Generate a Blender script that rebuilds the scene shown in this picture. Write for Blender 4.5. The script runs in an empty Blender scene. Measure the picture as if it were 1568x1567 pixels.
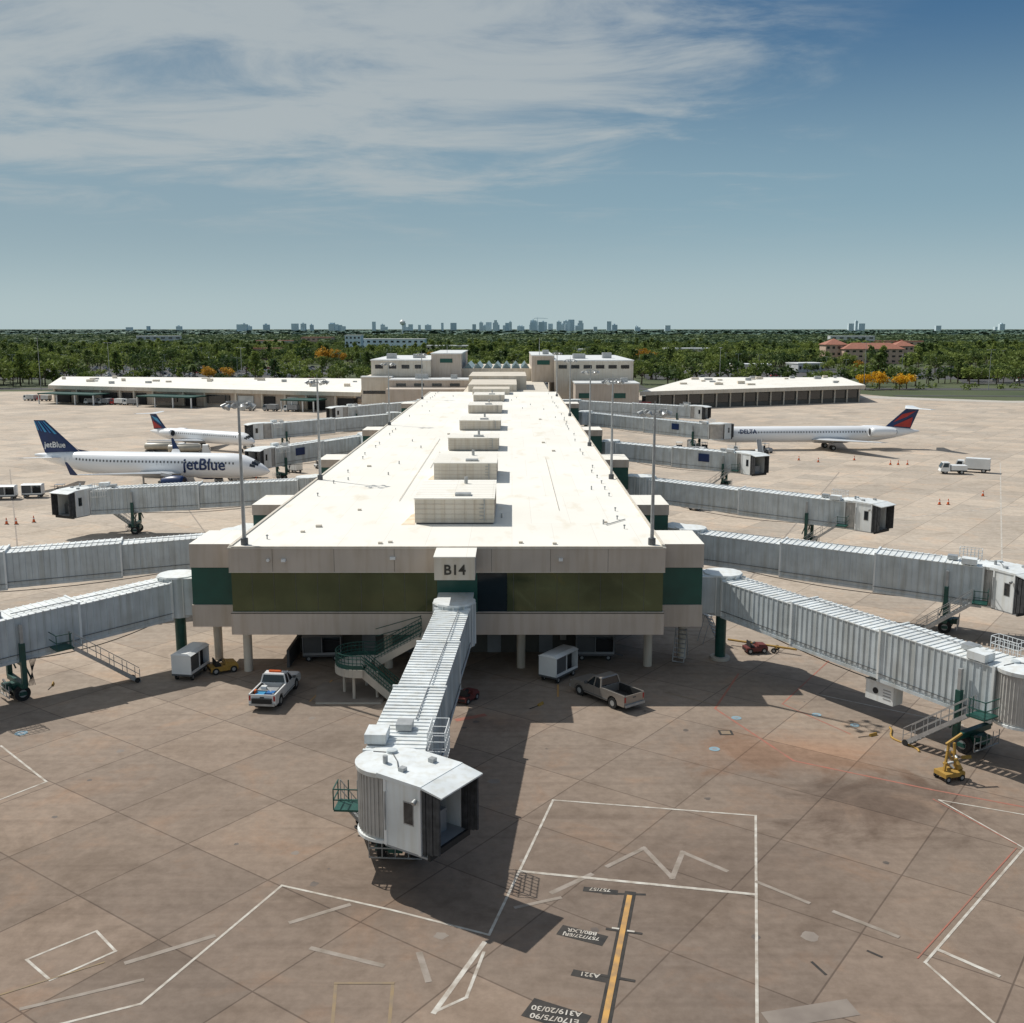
import bpy, math, random, bmesh
from mathutils import Vector, Matrix
R=random.Random(11)
scene=bpy.context.scene
LINK=scene.collection.objects.link
scene.view_settings.view_transform='Standard'
scene.view_settings.look='None'
scene.view_settings.exposure=0

# ------------------------------------------------------------------ materials
def mat(name,col,rough=.6,metal=0.,var=.12,scale=.6,col2=None,bump=0.,spec=.5,detail=3,streak=0.):
    m=bpy.data.materials.new(name);m.use_nodes=True
    nt=m.node_tree;N=nt.nodes;L=nt.links
    b=N["Principled BSDF"]
    b.inputs["Roughness"].default_value=rough;b.inputs["Metallic"].default_value=metal
    b.inputs["Specular IOR Level"].default_value=spec
    tc=N.new("ShaderNodeTexCoord")
    nz=N.new("ShaderNodeTexNoise");nz.inputs["Scale"].default_value=scale;nz.inputs["Detail"].default_value=detail
    L.new(tc.outputs["Object"],nz.inputs["Vector"])
    rp=N.new("ShaderNodeValToRGB")
    c=Vector(col);d=Vector(col2) if col2 else c*(1-var*1.6)
    u=c if col2 else c*(1+var*.4)
    rp.color_ramp.elements[0].position=.3;rp.color_ramp.elements[1].position=.68
    rp.color_ramp.elements[0].color=(*d,1);rp.color_ramp.elements[1].color=(*[min(x,.95) for x in u],1)
    L.new(nz.outputs["Fac"],rp.inputs["Fac"]);out=rp.outputs["Color"]
    if streak:
        mp=N.new("ShaderNodeMapping");mp.inputs["Scale"].default_value=(2.2,2.2,.18);L.new(tc.outputs["Object"],mp.inputs[0])
        n2=N.new("ShaderNodeTexNoise");n2.inputs["Scale"].default_value=1;n2.inputs["Detail"].default_value=5;L.new(mp.outputs[0],n2.inputs["Vector"])
        r2=N.new("ShaderNodeValToRGB");k=1-streak;r2.color_ramp.elements[0].position=.34;r2.color_ramp.elements[0].color=(k,k*.97,k*.92,1);r2.color_ramp.elements[1].position=.55;r2.color_ramp.elements[1].color=(1,1,1,1)
        L.new(n2.outputs["Fac"],r2.inputs[0])
        mx=N.new("ShaderNodeMix");mx.data_type='RGBA';mx.blend_type='MULTIPLY';mx.inputs[0].default_value=1;L.new(out,mx.inputs[6]);L.new(r2.outputs[0],mx.inputs[7]);out=mx.outputs[2]
    L.new(out,b.inputs["Base Color"])
    if bump:
        bp=N.new("ShaderNodeBump");bp.inputs["Strength"].default_value=bump;bp.inputs["Distance"].default_value=.05
        L.new(nz.outputs["Fac"],bp.inputs["Height"]);L.new(bp.outputs[0],b.inputs["Normal"])
    return m
M={}
M['white']=mat("white_paint",(.78,.79,.78),.45,var=.06)
M['bridge']=mat("bridge_panel",(.58,.63,.65),.5,var=.10,scale=.8,streak=.18)
M['bridgeroof']=mat("bridge_roof",(.77,.80,.80),.5,var=.10,scale=.5,streak=.10)
M['slat']=mat("curtain_slat",(.50,.48,.45),.6,var=.12,scale=1.5)
M['beige']=mat("beige_stucco",(.56,.485,.415),.85,var=.07,scale=.35,streak=.10)
M['beige2']=mat("beige_panel",(.66,.60,.51),.8,var=.08,scale=.35,streak=.08)
M['dkwall']=mat("service_wall",(.13,.125,.11),.9)
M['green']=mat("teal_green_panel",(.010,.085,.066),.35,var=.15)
M['greens']=mat("green_steel",(.010,.075,.060),.45,var=.2,scale=2)
M['dark']=mat("dark_interior",(.018,.018,.02),.7)
M['rubber']=mat("rubber",(.022,.022,.022),.8)
M['bellows']=mat("bellows_fabric",(.06,.062,.066),.8,var=.3,scale=3)
M['galv']=mat("galvanised_steel",(.42,.43,.43),.45,.35,var=.15,scale=2)
M['grey']=mat("grey_paint",(.30,.31,.32),.55)
M['dgrey']=mat("dark_grey",(.10,.105,.11),.55)
M['conc']=mat("light_concrete",(.50,.46,.40),.85,scale=.8)
M['yellow']=mat("yellow_paint",(.42,.25,.05),.65,scale=2)
M['orange']=mat("orange_plastic",(.75,.13,.02),.5)
M['red']=mat("red_paint",(.42,.03,.025),.45)
M['dred']=mat("dull_red_paint",(.16,.035,.03),.6)
M['blue']=mat("blue_paint",(.03,.16,.42),.45)
M['navy']=mat("navy_paint",(.010,.032,.115),.35)
M['cyan']=mat("light_blue_paint",(.05,.30,.55),.4)
M['plane']=mat("aircraft_white",(.88,.89,.90),.25,var=.02,scale=.2)
M['planegrey']=mat("aircraft_grey",(.55,.57,.59),.35,var=.08)
M['silverp']=mat("tan_silver_paint",(.33,.30,.27),.3,.4,var=.05)
M['carwhite']=mat("car_white",(.75,.75,.74),.25,var=.03)
M['cartan']=mat("tan_tank",(.48,.44,.36),.4)
M['sign']=mat("sign_brown",(.05,.045,.035),.6)
M['skyl']=mat("skylight_glass",(.16,.24,.27),.15,.3,var=.2)
M['glassd']=mat("dark_glass",(.02,.025,.03),.08,var=.1,spec=.8)
M['rooft']=mat("terracotta_roof",(.36,.15,.10),.8)
M['pink']=mat("pink_stucco",(.55,.40,.32),.85)
M['offwhite']=mat("offwhite_wall",(.55,.57,.57),.8)
M['haze']=mat("haze_tinted_tower_wall",(.66,.78,.84),.9,var=.12,scale=.02)  # pale blue: aerial haze painted into the wall colour
M['hazed']=mat("haze_tinted_tower_glass",(.46,.60,.69),.7)  # haze of distance mixed into this colour too
M['asph']=mat("asphalt",(.075,.074,.072),.9,var=.2,scale=.2)
M['mwhite']=mat("marking_white",(.60,.57,.51),.8,col2=(.34,.285,.23),scale=1.8,detail=7)
M['mfade']=mat("marking_faded",(.34,.29,.25),.85,col2=(.22,.18,.14),scale=1.4,detail=7)
M['mred']=mat("marking_red",(.40,.13,.09),.85,col2=(.27,.14,.10),scale=1.4,detail=6)
M['myel']=mat("marking_yellow",(.58,.32,.09),.8,col2=(.32,.20,.10),scale=1.8,detail=7)
M['myelf']=mat("marking_yellow_faded",(.28,.20,.11),.85,col2=(.22,.17,.125),scale=1.4,detail=6)
M['mblk']=mat("marking_black",(.022,.021,.02),.8,col2=(.05,.042,.035),scale=2)
M['mblue']=mat("cover_paint",(.24,.36,.42),.8)
M['patch']=mat("old_concrete_patch",(.26,.22,.185),.9,col2=(.20,.165,.14),scale=.9)
M['oil']=mat("oil_spot",(.085,.07,.06),.7,col2=(.14,.11,.09),scale=2)

def roofmat():
    m=mat("roof_membrane",(.87,.84,.77),.75,scale=.12,col2=(.82,.785,.71),detail=6)
    nt=m.node_tree;N=nt.nodes;L=nt.links;b=N["Principled BSDF"]
    tc=N.new("ShaderNodeTexCoord")
    br=N.new("ShaderNodeTexBrick");br.offset=.5
    br.inputs["Color1"].default_value=(1,1,1,1);br.inputs["Color2"].default_value=(.965,.96,.95,1);br.inputs["Mortar"].default_value=(.86,.845,.82,1)
    br.inputs["Scale"].default_value=1;br.inputs["Mortar Size"].default_value=.022
    br.inputs["Brick Width"].default_value=3.2;br.inputs["Row Height"].default_value=14.
    L.new(tc.outputs["Object"],br.inputs["Vector"])
    mp=N.new("ShaderNodeMapping");mp.inputs["Scale"].default_value=(1,.35,1);L.new(tc.outputs["Object"],mp.inputs[0])
    nz=N.new("ShaderNodeTexNoise");nz.inputs["Scale"].default_value=.6;nz.inputs["Detail"].default_value=7
    L.new(mp.outputs[0],nz.inputs["Vector"])
    rp=N.new("ShaderNodeValToRGB");rp.color_ramp.elements[0].position=.26;rp.color_ramp.elements[0].color=(.90,.865,.80,1)
    rp.color_ramp.elements[1].position=.42;rp.color_ramp.elements[1].color=(1,1,1,1)
    L.new(nz.outputs["Fac"],rp.inputs[0])
    m1=N.new("ShaderNodeMix");m1.data_type='RGBA';m1.blend_type='MULTIPLY';m1.inputs[0].default_value=1
    m2=N.new("ShaderNodeMix");m2.data_type='RGBA';m2.blend_type='MULTIPLY';m2.inputs[0].default_value=1
    src=b.inputs["Base Color"].links[0].from_socket
    L.new(src,m1.inputs[6]);L.new(br.outputs["Color"],m1.inputs[7])
    L.new(m1.outputs[2],m2.inputs[6]);L.new(rp.outputs[0],m2.inputs[7]);L.new(m2.outputs[2],b.inputs["Base Color"])
    return m
M['roof']=roofmat()
M['rust']=mat("rust_stain",(.62,.48,.32),.85,col2=(.74,.67,.56),scale=1.2,detail=7)
M['olive']=mat("olive_glass",(.108,.135,.072),.06,.5,var=.22,scale=.25,bump=.03)
M['bluegl']=mat("blue_black_glass",(.02,.035,.045),.05,.3,var=.1)

def apronmat():
    m=bpy.data.materials.new("apron_concrete");m.use_nodes=True
    nt=m.node_tree;N=nt.nodes;L=nt.links;b=N["Principled BSDF"];b.inputs["Roughness"].default_value=.88;b.inputs["Specular IOR Level"].default_value=.25
    tc=N.new("ShaderNodeTexCoord")
    def noise(sc,det=4,vec=None,dist=0,rough=.5):
        n=N.new("ShaderNodeTexNoise");n.inputs["Scale"].default_value=sc;n.inputs["Detail"].default_value=det;n.inputs["Distortion"].default_value=dist;n.inputs["Roughness"].default_value=rough
        L.new(vec or tc.outputs["Object"],n.inputs["Vector"]);return n.outputs["Fac"]
    def ramp(f,p0,c0,p1,c1):
        r=N.new("ShaderNodeValToRGB");e=r.color_ramp.elements
        e[0].position=p0;e[0].color=(*c0,1);e[1].position=p1;e[1].color=(*c1,1);L.new(f,r.inputs[0]);return r.outputs[0]
    def mix(a,bb,f=1.,bt='MULTIPLY'):
        x=N.new("ShaderNodeMix");x.data_type='RGBA';x.blend_type=bt
        if isinstance(f,float):x.inputs[0].default_value=f
        else:L.new(f,x.inputs[0])
        L.new(a,x.inputs[6])
        if isinstance(bb,tuple):x.inputs[7].default_value=(*bb,1)
        else:L.new(bb,x.inputs[7])
        return x.outputs[2]
    def ma(op,a,c):
        q=N.new("ShaderNodeMath");q.operation=op
        for i,v in enumerate((a,c)):
            if isinstance(v,(int,float)):q.inputs[i].default_value=v
            else:L.new(v,q.inputs[i])
        return q.outputs[0]
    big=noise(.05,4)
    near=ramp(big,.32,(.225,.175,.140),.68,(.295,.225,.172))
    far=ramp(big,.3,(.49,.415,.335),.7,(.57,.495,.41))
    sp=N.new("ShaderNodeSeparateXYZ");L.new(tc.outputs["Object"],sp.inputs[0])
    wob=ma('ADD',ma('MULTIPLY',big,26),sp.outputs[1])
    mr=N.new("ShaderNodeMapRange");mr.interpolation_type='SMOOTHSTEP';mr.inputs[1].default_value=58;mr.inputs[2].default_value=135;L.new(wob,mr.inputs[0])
    col=mix(near,far,mr.outputs[0],'MIX')  # Y blend puts vignette and view-angle darkening into nearer slabs, besides their staining
    mp=N.new("ShaderNodeMapping");mp.inputs["Rotation"].default_value=(0,0,math.radians(36));L.new(tc.outputs["Object"],mp.inputs[0])
    br=N.new("ShaderNodeTexBrick");br.offset=0
    br.inputs["Scale"].default_value=1;br.inputs["Brick Width"].default_value=6.1;br.inputs["Row Height"].default_value=6.1;br.inputs["Mortar Size"].default_value=.05;br.inputs["Mortar Smooth"].default_value=.5
    br.inputs["Color1"].default_value=(1.04,1.02,1.,1);br.inputs["Color2"].default_value=(.80,.805,.815,1);br.inputs["Mortar"].default_value=(.50,.48,.48,1)
    L.new(mp.outputs[0],br.inputs["Vector"]);col=mix(col,br.outputs["Color"],.95)
    mid=noise(.23,9,dist=.5,rough=.68)
    col=mix(col,ramp(mid,.32,(.82,.805,.79),.50,(1,1,1)),1.)
    col=mix(col,ramp(mid,.53,(1,1,1),.72,(1.12,.995,.90)),1.)
    fine=noise(1.6,7,rough=.7)
    col=mix(col,ramp(fine,.3,(.82,.81,.80),.65,(1.08,1.08,1.08)),1.)
    mp2=N.new("ShaderNodeMapping");mp2.inputs["Rotation"].default_value=(0,0,math.radians(28));mp2.inputs["Scale"].default_value=(.05,1.6,1);L.new(tc.outputs["Object"],mp2.inputs[0])
    col=mix(col,ramp(noise(1.,3,mp2.outputs[0]),.33,(.88,.87,.87),.5,(1,1,1)),.8)
    nn=ma('MULTIPLY',ma('SUBTRACT',mid,.5),3.2)
    for x,y,sx,sy,cc,k in((20.5,54.5,6.5,3.6,(.50,.44,.42),.75),(18,61.5,8,3.4,(1.18,.93,.78),.85),(-1,66.5,4,2,(.70,.62,.60),.7),(-6,44,5,3,(.76,.74,.72),.6),(-27,47,10,6,(.84,.83,.82),.7),(10,47,8,5,(.88,.85,.83),.6),(33,88,8,5,(.7,.66,.64),.7)):
        q=N.new("ShaderNodeMapping");q.vector_type='POINT';q.inputs["Location"].default_value=(-x/sx,-y/sy,0);q.inputs["Scale"].default_value=(1/sx,1/sy,0);L.new(tc.outputs["Object"],q.inputs[0])
        ln=N.new("ShaderNodeVectorMath");ln.operation='LENGTH';L.new(q.outputs[0],ln.inputs[0])
        r=N.new("ShaderNodeMapRange");r.interpolation_type='SMOOTHSTEP';r.inputs[1].default_value=1.3;r.inputs[2].default_value=.2;r.inputs[3].default_value=0;r.inputs[4].default_value=k
        L.new(ma('ADD',ln.outputs["Value"],nn),r.inputs[0])
        col=mix(col,cc,r.outputs[0])
    L.new(col,b.inputs["Base Color"])
    return m
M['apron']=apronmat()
M['grass']=mat("grass",(.095,.108,.045),.95,col2=(.042,.062,.022),scale=.02,detail=6)

def leafmat(name,a,b_,trans=.3):
    m=bpy.data.materials.new(name);m.use_nodes=True
    nt=m.node_tree;N=nt.nodes;L=nt.links;b=N["Principled BSDF"];b.inputs["Roughness"].default_value=.7;b.inputs["Specular IOR Level"].default_value=.2
    oi=N.new("ShaderNodeObjectInfo");tc=N.new("ShaderNodeTexCoord")
    nz=N.new("ShaderNodeTexNoise");nz.inputs["Scale"].default_value=.45;nz.inputs["Detail"].default_value=1;L.new(tc.outputs["Object"],nz.inputs["Vector"])
    ad=N.new("ShaderNodeMath");ad.operation='MULTIPLY_ADD';L.new(oi.outputs["Random"],ad.inputs[0]);ad.inputs[1].default_value=1.3;L.new(nz.outputs["Fac"],ad.inputs[2])
    rp=N.new("ShaderNodeValToRGB");e=rp.color_ramp.elements;e[0].position=.25;e[0].color=(*a,1);e[1].position=.85;e[1].color=(*b_,1)
    ml=N.new("ShaderNodeMath");ml.operation='MULTIPLY';ml.inputs[1].default_value=.5;L.new(ad.outputs[0],ml.inputs[0]);L.new(ml.outputs[0],rp.inputs[0])
    L.new(rp.outputs[0],b.inputs["Base Color"])
    if trans:
        tr=N.new("ShaderNodeBsdfTranslucent");L.new(rp.outputs[0],tr.inputs["Color"]);ms=N.new("ShaderNodeMixShader");ms.inputs[0].default_value=trans
        L.new(b.outputs[0],ms.inputs[1]);L.new(tr.outputs[0],ms.inputs[2]);L.new(ms.outputs[0],N["Material Output"].inputs[0])
    return m
M['leaf']=leafmat("foliage",(.040,.075,.025),(.21,.26,.062))
M['leaff']=leafmat("foliage_far_hazed",(.065,.11,.062),(.16,.21,.095),.2)  # greener-blue than near leaves: distance haze put into the leaf colour
M['leafh']=leafmat("foliage_horizon_hazed",(.10,.165,.14),(.145,.215,.165),0)  # strongest bluish tint, aerial haze painted into the horizon leaves
M['leafy']=leafmat("yellow_blossom",(.55,.29,.02),(.80,.48,.03))
M['leafr']=leafmat("autumn_foliage",(.40,.22,.03),(.62,.36,.06))
M['bark']=mat("bark",(.11,.085,.06),.9)

# ------------------------------------------------------------------ mesh builder
class MB:
    def __init__(s,f=None): s.v=[];s.f=[];s.mi=[];s.sm=[];s.mats=[];s.F=f
    def add(s,vs,fs,mt,smooth=False):
        o=len(s.v)
        for p in vs:
            p=Vector(p);s.v.append(s.F(p) if s.F else p)
        k=M[mt]
        if k not in s.mats:s.mats.append(k)
        i=s.mats.index(k)
        for f in fs: s.f.append([o+a for a in f]);s.mi.append(i);s.sm.append(smooth)
    def box(s,x0,x1,y0,y1,z0,z1,mt):
        s.add([(x0,y0,z0),(x1,y0,z0),(x1,y1,z0),(x0,y1,z0),(x0,y0,z1),(x1,y0,z1),(x1,y1,z1),(x0,y1,z1)],
              [(0,3,2,1),(4,5,6,7),(0,1,5,4),(1,2,6,5),(2,3,7,6),(3,0,4,7)],mt)
    def hexa(s,b,t,mt):
        s.add(list(b)+list(t),[(0,3,2,1),(4,5,6,7),(0,1,5,4),(1,2,6,5),(2,3,7,6),(3,0,4,7)],mt)
    def quad(s,a,b,c,d,mt): s.add([a,b,c,d],[(0,1,2,3)],mt)
    def beam(s,p,q,w,h,mt):
        p=Vector(p);q=Vector(q);d=(q-p).normalized()
        up=Vector((0,0,1)) if abs(d.z)<.95 else Vector((0,1,0))
        sx=d.cross(up).normalized()*w/2;sy=sx.cross(d).normalized()*h/2
        s.hexa([p-sx-sy,p+sx-sy,p+sx+sy,p-sx+sy],[q-sx-sy,q+sx-sy,q+sx+sy,q-sx+sy],mt)
    def cyl(s,p,q,r0,r1,mt,n=12,smooth=True,caps=True):
        p=Vector(p);q=Vector(q);d=(q-p).normalized()
        a=d.orthogonal().normalized();b=d.cross(a)
        vs=[]
        for c,r in((p,r0),(q,r1)):
            for i in range(n):
                t=2*math.pi*i/n;vs.append(c+(a*math.cos(t)+b*math.sin(t))*r)
        s.add(vs,[(i,(i+1)%n,n+(i+1)%n,n+i) for i in range(n)],mt,smooth)
        if caps:
            s.add(vs[:n],[tuple(range(n))[::-1]],mt);s.add(vs[n:],[tuple(range(n))],mt)
    def loft(s,rings,mt,smooth=True,caps=True):
        n=len(rings[0]);vs=[p for r in rings for p in r];fs=[]
        for k in range(len(rings)-1):
            for i in range(n): fs.append((k*n+i,k*n+(i+1)%n,(k+1)*n+(i+1)%n,(k+1)*n+i))
        s.add(vs,fs,mt,smooth)
        if caps:
            s.add(rings[0],[tuple(range(n))[::-1]],mt);s.add(rings[-1],[tuple(range(n))],mt)
    def poly(s,pts,z0,z1,mt,top=None):
        n=len(pts)
        s.add([(x,y,z0) for x,y in pts]+[(x,y,z1) for x,y in pts],[(i,(i+1)%n,n+(i+1)%n,n+i) for i in range(n)]+[tuple(range(n))[::-1]],mt)
        s.add([(x,y,z1) for x,y in pts],[tuple(range(n))],top or mt)
    def tube(s,pts,r,mt,n=6):
        for p,q in zip(pts,pts[1:]): s.cyl(p,q,r,r,mt,n)
    def wheel(s,c,r,w,axis=(0,1,0),n=16):
        c=Vector(c);a=Vector(axis).normalized()*w/2
        s.cyl(c-a,c+a,r,r,'rubber',n);s.cyl(c-a*1.06,c+a*1.06,r*.52,r*.52,'galv',10)
    def make(s,name,parent=None,org=(0,0,0)):
        me=bpy.data.meshes.new(name);org=Vector(org)
        me.from_pydata([v-org for v in s.v],[],s.f)
        for m_ in s.mats: me.materials.append(m_)
        me.polygons.foreach_set("material_index",s.mi);me.polygons.foreach_set("use_smooth",s.sm)
        me.update()
        o=bpy.data.objects.new(name,me);LINK(o);o.location=org
        if parent: o.parent=parent;o.location=org-parent.location
        return o
def local(name,mb,x,y,rotdeg,z=0,scale=1):
    o=mb.make(name);o.location=(x,y,z);o.rotation_euler=(0,0,math.radians(rotdeg));o.scale=(scale,)*3
    return o
def empty(name,x=0,y=0,z=0,rot=0):
    e=bpy.data.objects.new(name,None);LINK(e);e.location=(x,y,z);e.rotation_euler=(0,0,math.radians(rot));return e
def text(name,body,size,mt,loc,rot,parent=None,ext=.01,align='CENTER',wrap=None,bold=0.):
    cu=bpy.data.curves.new(name,'FONT');cu.body=body;cu.size=size;cu.align_x=align;cu.extrude=ext;cu.resolution_u=3;cu.offset=bold
    t=bpy.data.objects.new(name+"_c",cu);LINK(t);bpy.context.view_layer.update()
    me=bpy.data.meshes.new_from_object(t.evaluated_get(bpy.context.evaluated_depsgraph_get()))
    bpy.data.objects.remove(t)
    if wrap: wrap(me)
    me.materials.clear();me.materials.append(M[mt])
    o=bpy.data.objects.new(name,me);LINK(o);o.location=loc;o.rotation_euler=rot
    if parent:o.parent=parent
    return o

# ------------------------------------------------------------------ ground
b=MB();S=30000
b.add([(-S,-2000,-.06),(S,-2000,-.06),(S,S,-.06),(-S,S,-.06)],[(0,1,2,3)],'grass');b.make("ground")
b=MB()
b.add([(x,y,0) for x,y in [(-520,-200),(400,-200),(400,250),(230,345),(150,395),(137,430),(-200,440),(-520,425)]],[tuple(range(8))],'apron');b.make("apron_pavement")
b=MB()
b.add([(x,y,.02) for x,y in [(128,400),(175,372),(420,372),(420,380),(180,382),(136,412)]],[tuple(range(6))],'conc')
b.add([(x,y,.015) for x,y in [(150,408),(420,396),(420,402),(150,414)]],[tuple(range(4))],'asph')
b.add([(x,y,.01) for x,y in [(-620,452),(-200,452),(-60,450),(140,450),(420,440),(420,452),(150,466),(-620,468)]],[tuple(range(8))],'asph')
b.make("service_road")

_z=[.004]
def nz():
    _z[0]+=.0006
    return .004+(_z[0]%.012)
def line(mb,pts,w,mt,close=False,z0=0.):
    pts=[Vector((x,y,0)) for x,y in pts]
    if close:pts.append(pts[0])
    for p,q in zip(pts,pts[1:]):
        d=(q-p).normalized();n=Vector((-d.y,d.x,0))*w/2;e=d*w/2;z=Vector((0,0,nz()+z0))
        mb.quad(p-n-e+z,q-n+e+z,q+n+e+z,p+n-e+z,mt)
b=MB()
line(b,[(-21,34.3),(-17.1,35.7),(-14.5,36.9),(-10.9,45.7),(-5.5,43.6),(-1.0,41.6),(2.3,54.8),(13.2,52.9),(9.3,35.7),(8.6,32)],.13,'mwhite')
line(b,[(.5,47),(11.3,44.9)],.2,'mwhite');line(b,[(11.7,46),(13.6,44.2)],.22,'mfade')
line(b,[(4.7,47.5),(6.7,49.3),(7.7,46.4),(8.6,48.9),(10.4,47.1)],.26,'mfade')
line(b,[(1.9,45.1),(3.8,46.7)],.28,'mfade')
line(b,[(-3.0,36.4),(-1.2,41.0)],.22,'mwhite');line(b,[(-3.0,36.4),(-1.8,37.3),(-1.2,40.3)],.14,'mwhite')
line(b,[(-20.3,39.8),(-18.2,41.9),(-16.8,40.4),(-18.7,38.4)],.12,'mwhite',True)
line(b,[(-32.3,62.5),(-27.1,57.2),(-28.7,54.8)],.13,'mwhite')
line(b,[(26,49.3),(17.2,39.6),(18.8,34)],.12,'mwhite');line(b,[(26,49.3),(23.9,54.8),(30,52)],.10,'mwhite')
line(b,[(25.6,49.3),(17.0,39.9)],.07,'mred',z0=.002);line(b,[(25.8,49.7),(23.6,54.9)],.07,'mred')
line(b,[(18.1,40.5),(19.8,38.7)],.2,'mwhite');line(b,[(14.6,43.4),(16.7,41.5)],.24,'mfade')
line(b,[(17.3,76.5),(14.1,69.1),(17.2,60.2),(24.1,56.1),(31,52.5)],.15,'mred')
line(b,[(26,81),(19,70),(22,64.5)],.10,'mred')
line(b,[(-3.6,67),(-2.0,67.8)],.5,'mred');line(b,[(22,72),(30,66)],.12,'mwhite')
line(b,[(-8.5,40.6),(-5.4,39.4)],.25,'mfade');line(b,[(-9.8,42.6),(-7.5,44)],.25,'mfade');line(b,[(-3.4,38.4),(-3.9,40.2)],.28,'mfade')
line(b,[(-16,39.6),(-13,41.5)],.26,'mfade');line(b,[(-19,36.6),(-15,38.4)],.2,'mfade')
line(b,[(.2,43.8),(2.2,44.6)],.22,'mfade')
line(b,[(-14.3,70.5),(-13.5,75)],.12,'myel');line(b,[(3.3,71.5),(3.4,74)],.14,'myel')
line(b,[(11,72.5),(14.5,69.5)],.10,'myelf');line(b,[(-3,69),(-4.5,76)],.10,'myelf')
line(b,[(-22,36.3),(-17,39.6)],.09,'myelf')
line(b,[(-7.1,38.2),(-4.8,38.2),(-4.6,34.7),(-6.7,34.7)],.14,'myelf',True)
line(b,[(-130,300),(-20,292)],.4,'mfade')
for k in range(6):
    line(b,[(22+k*30,100+k*8),(60+k*36,190+k*14)],.18,'mwhite' if k%2 else 'mfade')
    line(b,[(-30-k*28,110+k*10),(-60-k*34,180+k*14)],.18,'mfade')
line(b,[(48,140),(85,158)],.2,'mwhite')
line(b,[(5.5,44.9),(3.5,35.7),(3.1,33.6)],.52,'mblk');line(b,[(5.45,44.7),(3.5,35.7),(3.1,33.6)],.24,'myel',z0=.012)
line(b,[(4.3,45.0),(6.15,44.9)],.18,'mblk')
line(b,[(4.2,42.05),(5.6,41.7)],.16,'mblk',z0=.013);line(b,[(4.45,42.1),(4.65,42.05)],.12,'mwhite',z0=.026);line(b,[(5.1,41.88),(5.3,41.83)],.12,'mwhite',z0=.026)
line(b,[(3.7,38.7),(4.9,38.35)],.16,'mblk',z0=.013)
for x0,y0,x1,y1,w in[(3.35,45.35,4.95,45.1,.42),(2.05,41.85,4.05,41.3,.80),(2.45,38.85,3.9,38.5,.44),(.55,36.45,2.85,35.9,1.2)]:
    line(b,[(x0+w/2,y0),(x1-w/2,y1)],w,'mblk')
line(b,[(12.5,39.6),(12.8,38.8)],.13,'mblk');line(b,[(15.1,40.4),(15.5,40.0)],.13,'mblk')
for x,y,r in[(15.2,67.3,.34),(20.8,67.9,.32),(12.7,62,.34),(-32,64.6,.4),(22.8,66,.3)]:
    b.cyl((x,y,0),(x,y,.02),r,r,'mblue',20);b.cyl((x,y,0),(x,y,.024),r*.45,r*.45,'grey',12)
b.box(13.5,14.4,64.3,65.1,0,.015,'mblk');b.box(13.65,14.25,64.42,64.98,.0,.02,'myelf')
b.make("apron_markings")
b=MB()
for k in range(34):
    x=R.uniform(-30,34);y=R.uniform(36,74);r=R.uniform(.06,.24)*(1 if k%4 else 1.6)
    n=14;b.add([(x+math.cos(i*6.283/n)*r*R.uniform(.75,1.2),y+math.sin(i*6.283/n)*r*R.uniform(.75,1.2),.0015+.00005*k) for i in range(n)],[tuple(range(n))],'oil' if k%4 else 'patch')
line(b,[(10.2,36.0),(12.8,36.6)],1.0,'patch')
b.make("pavement_patches")
for body,x,y,s,a in[("757/57",4.15,45.28,.36,-8.5),("B80/LXR",3.1,41.80,.36,-15),("757/727/ERJ",3.02,41.44,.33,-15),("A321",3.2,38.72,.38,-13),("A319/20/30",1.75,36.45,.42,-13),("E170/75/90",1.65,35.98,.42,-13)]:
    text("stand_label",body,s,'mwhite',(x,y+.13,.024),(0,0,math.radians(180+a)),None,.001,bold=.008)

# ------------------------------------------------------------------ pier building
XL,XR,YF,YB,ZB,ZT=-20.7,11.2,74.5,264.,3.7,10.3
pier=empty("concourse_pier_building",-4.75,74.5)
b=MB()
b.box(XL+.4,XR-.4,YF+.5,YB-.1,ZB+.01,ZT-.35,'beige')
b.box(XL,XR,YF,YF+1.2,8.4,ZT-.13,'beige');b.box(XL,XR,YF,YF+1.2,ZB,5.4,'beige')
b.box(XL-.04,XR+.04,YF-.04,YF+1.19,ZT-.129,ZT-.012,'beige2')
b.box(XL,XR,YF+1.21,YB,8.4,ZT-.12,'beige');b.box(XL,XR,YF+1.21,YB,ZB,5.4,'beige')
for x in(-17.5,-13,-8.6,-1.5,2.8,7): b.box(x,x+.025,YF-.004,YF+.01,8.41,ZT-.14,'sign')
b.box(XL,XR,YF-.012,YF+.01,5.3,5.36,'sign');b.box(XL,XR,YF-.03,YF+.01,8.40,8.46,'beige2')
b.make("concourse_walls",pier)
b=MB()
b.box(XL+.1,-5.5,YF+.22,YF+.45,5.4,8.4,'olive');b.box(-.35,XR-.1,YF+.22,YF+.45,5.4,8.4,'olive');b.box(-5.49,-.36,YF+.26,YF+.45,5.4,8.4,'bluegl')
b.box(-5.5,-2.55,YF+.1,YF+.25,5.4,8.4,'green')
b.box(XL+.1,XL+.35,YF+.5,YB-1,5.4,8.4,'olive');b.box(XR-.35,XR-.1,YF+.5,YB-1,5.4,8.4,'olive')
x=XL+1.6
while x<XR-.5:
    if not(-6<x<-.4): b.box(x,x+.022,YF+.205,YF+.23,5.4,8.4,'dgrey')
    x+=1.6
y=YF+4
while y<YB-2:
    b.box(XL+.05,XL+.3,y,y+.3,5.4,8.4,'beige');b.box(XR-.3,XR-.05,y,y+.3,5.4,8.4,'beige');y+=6
b.make("window_band",pier)
b=MB()
b.add([(XL,YF,ZT),(XR,YF,ZT),(XR,YB,ZT),(XL,YB,ZT)],[(0,1,2,3)],'roof')
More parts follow.
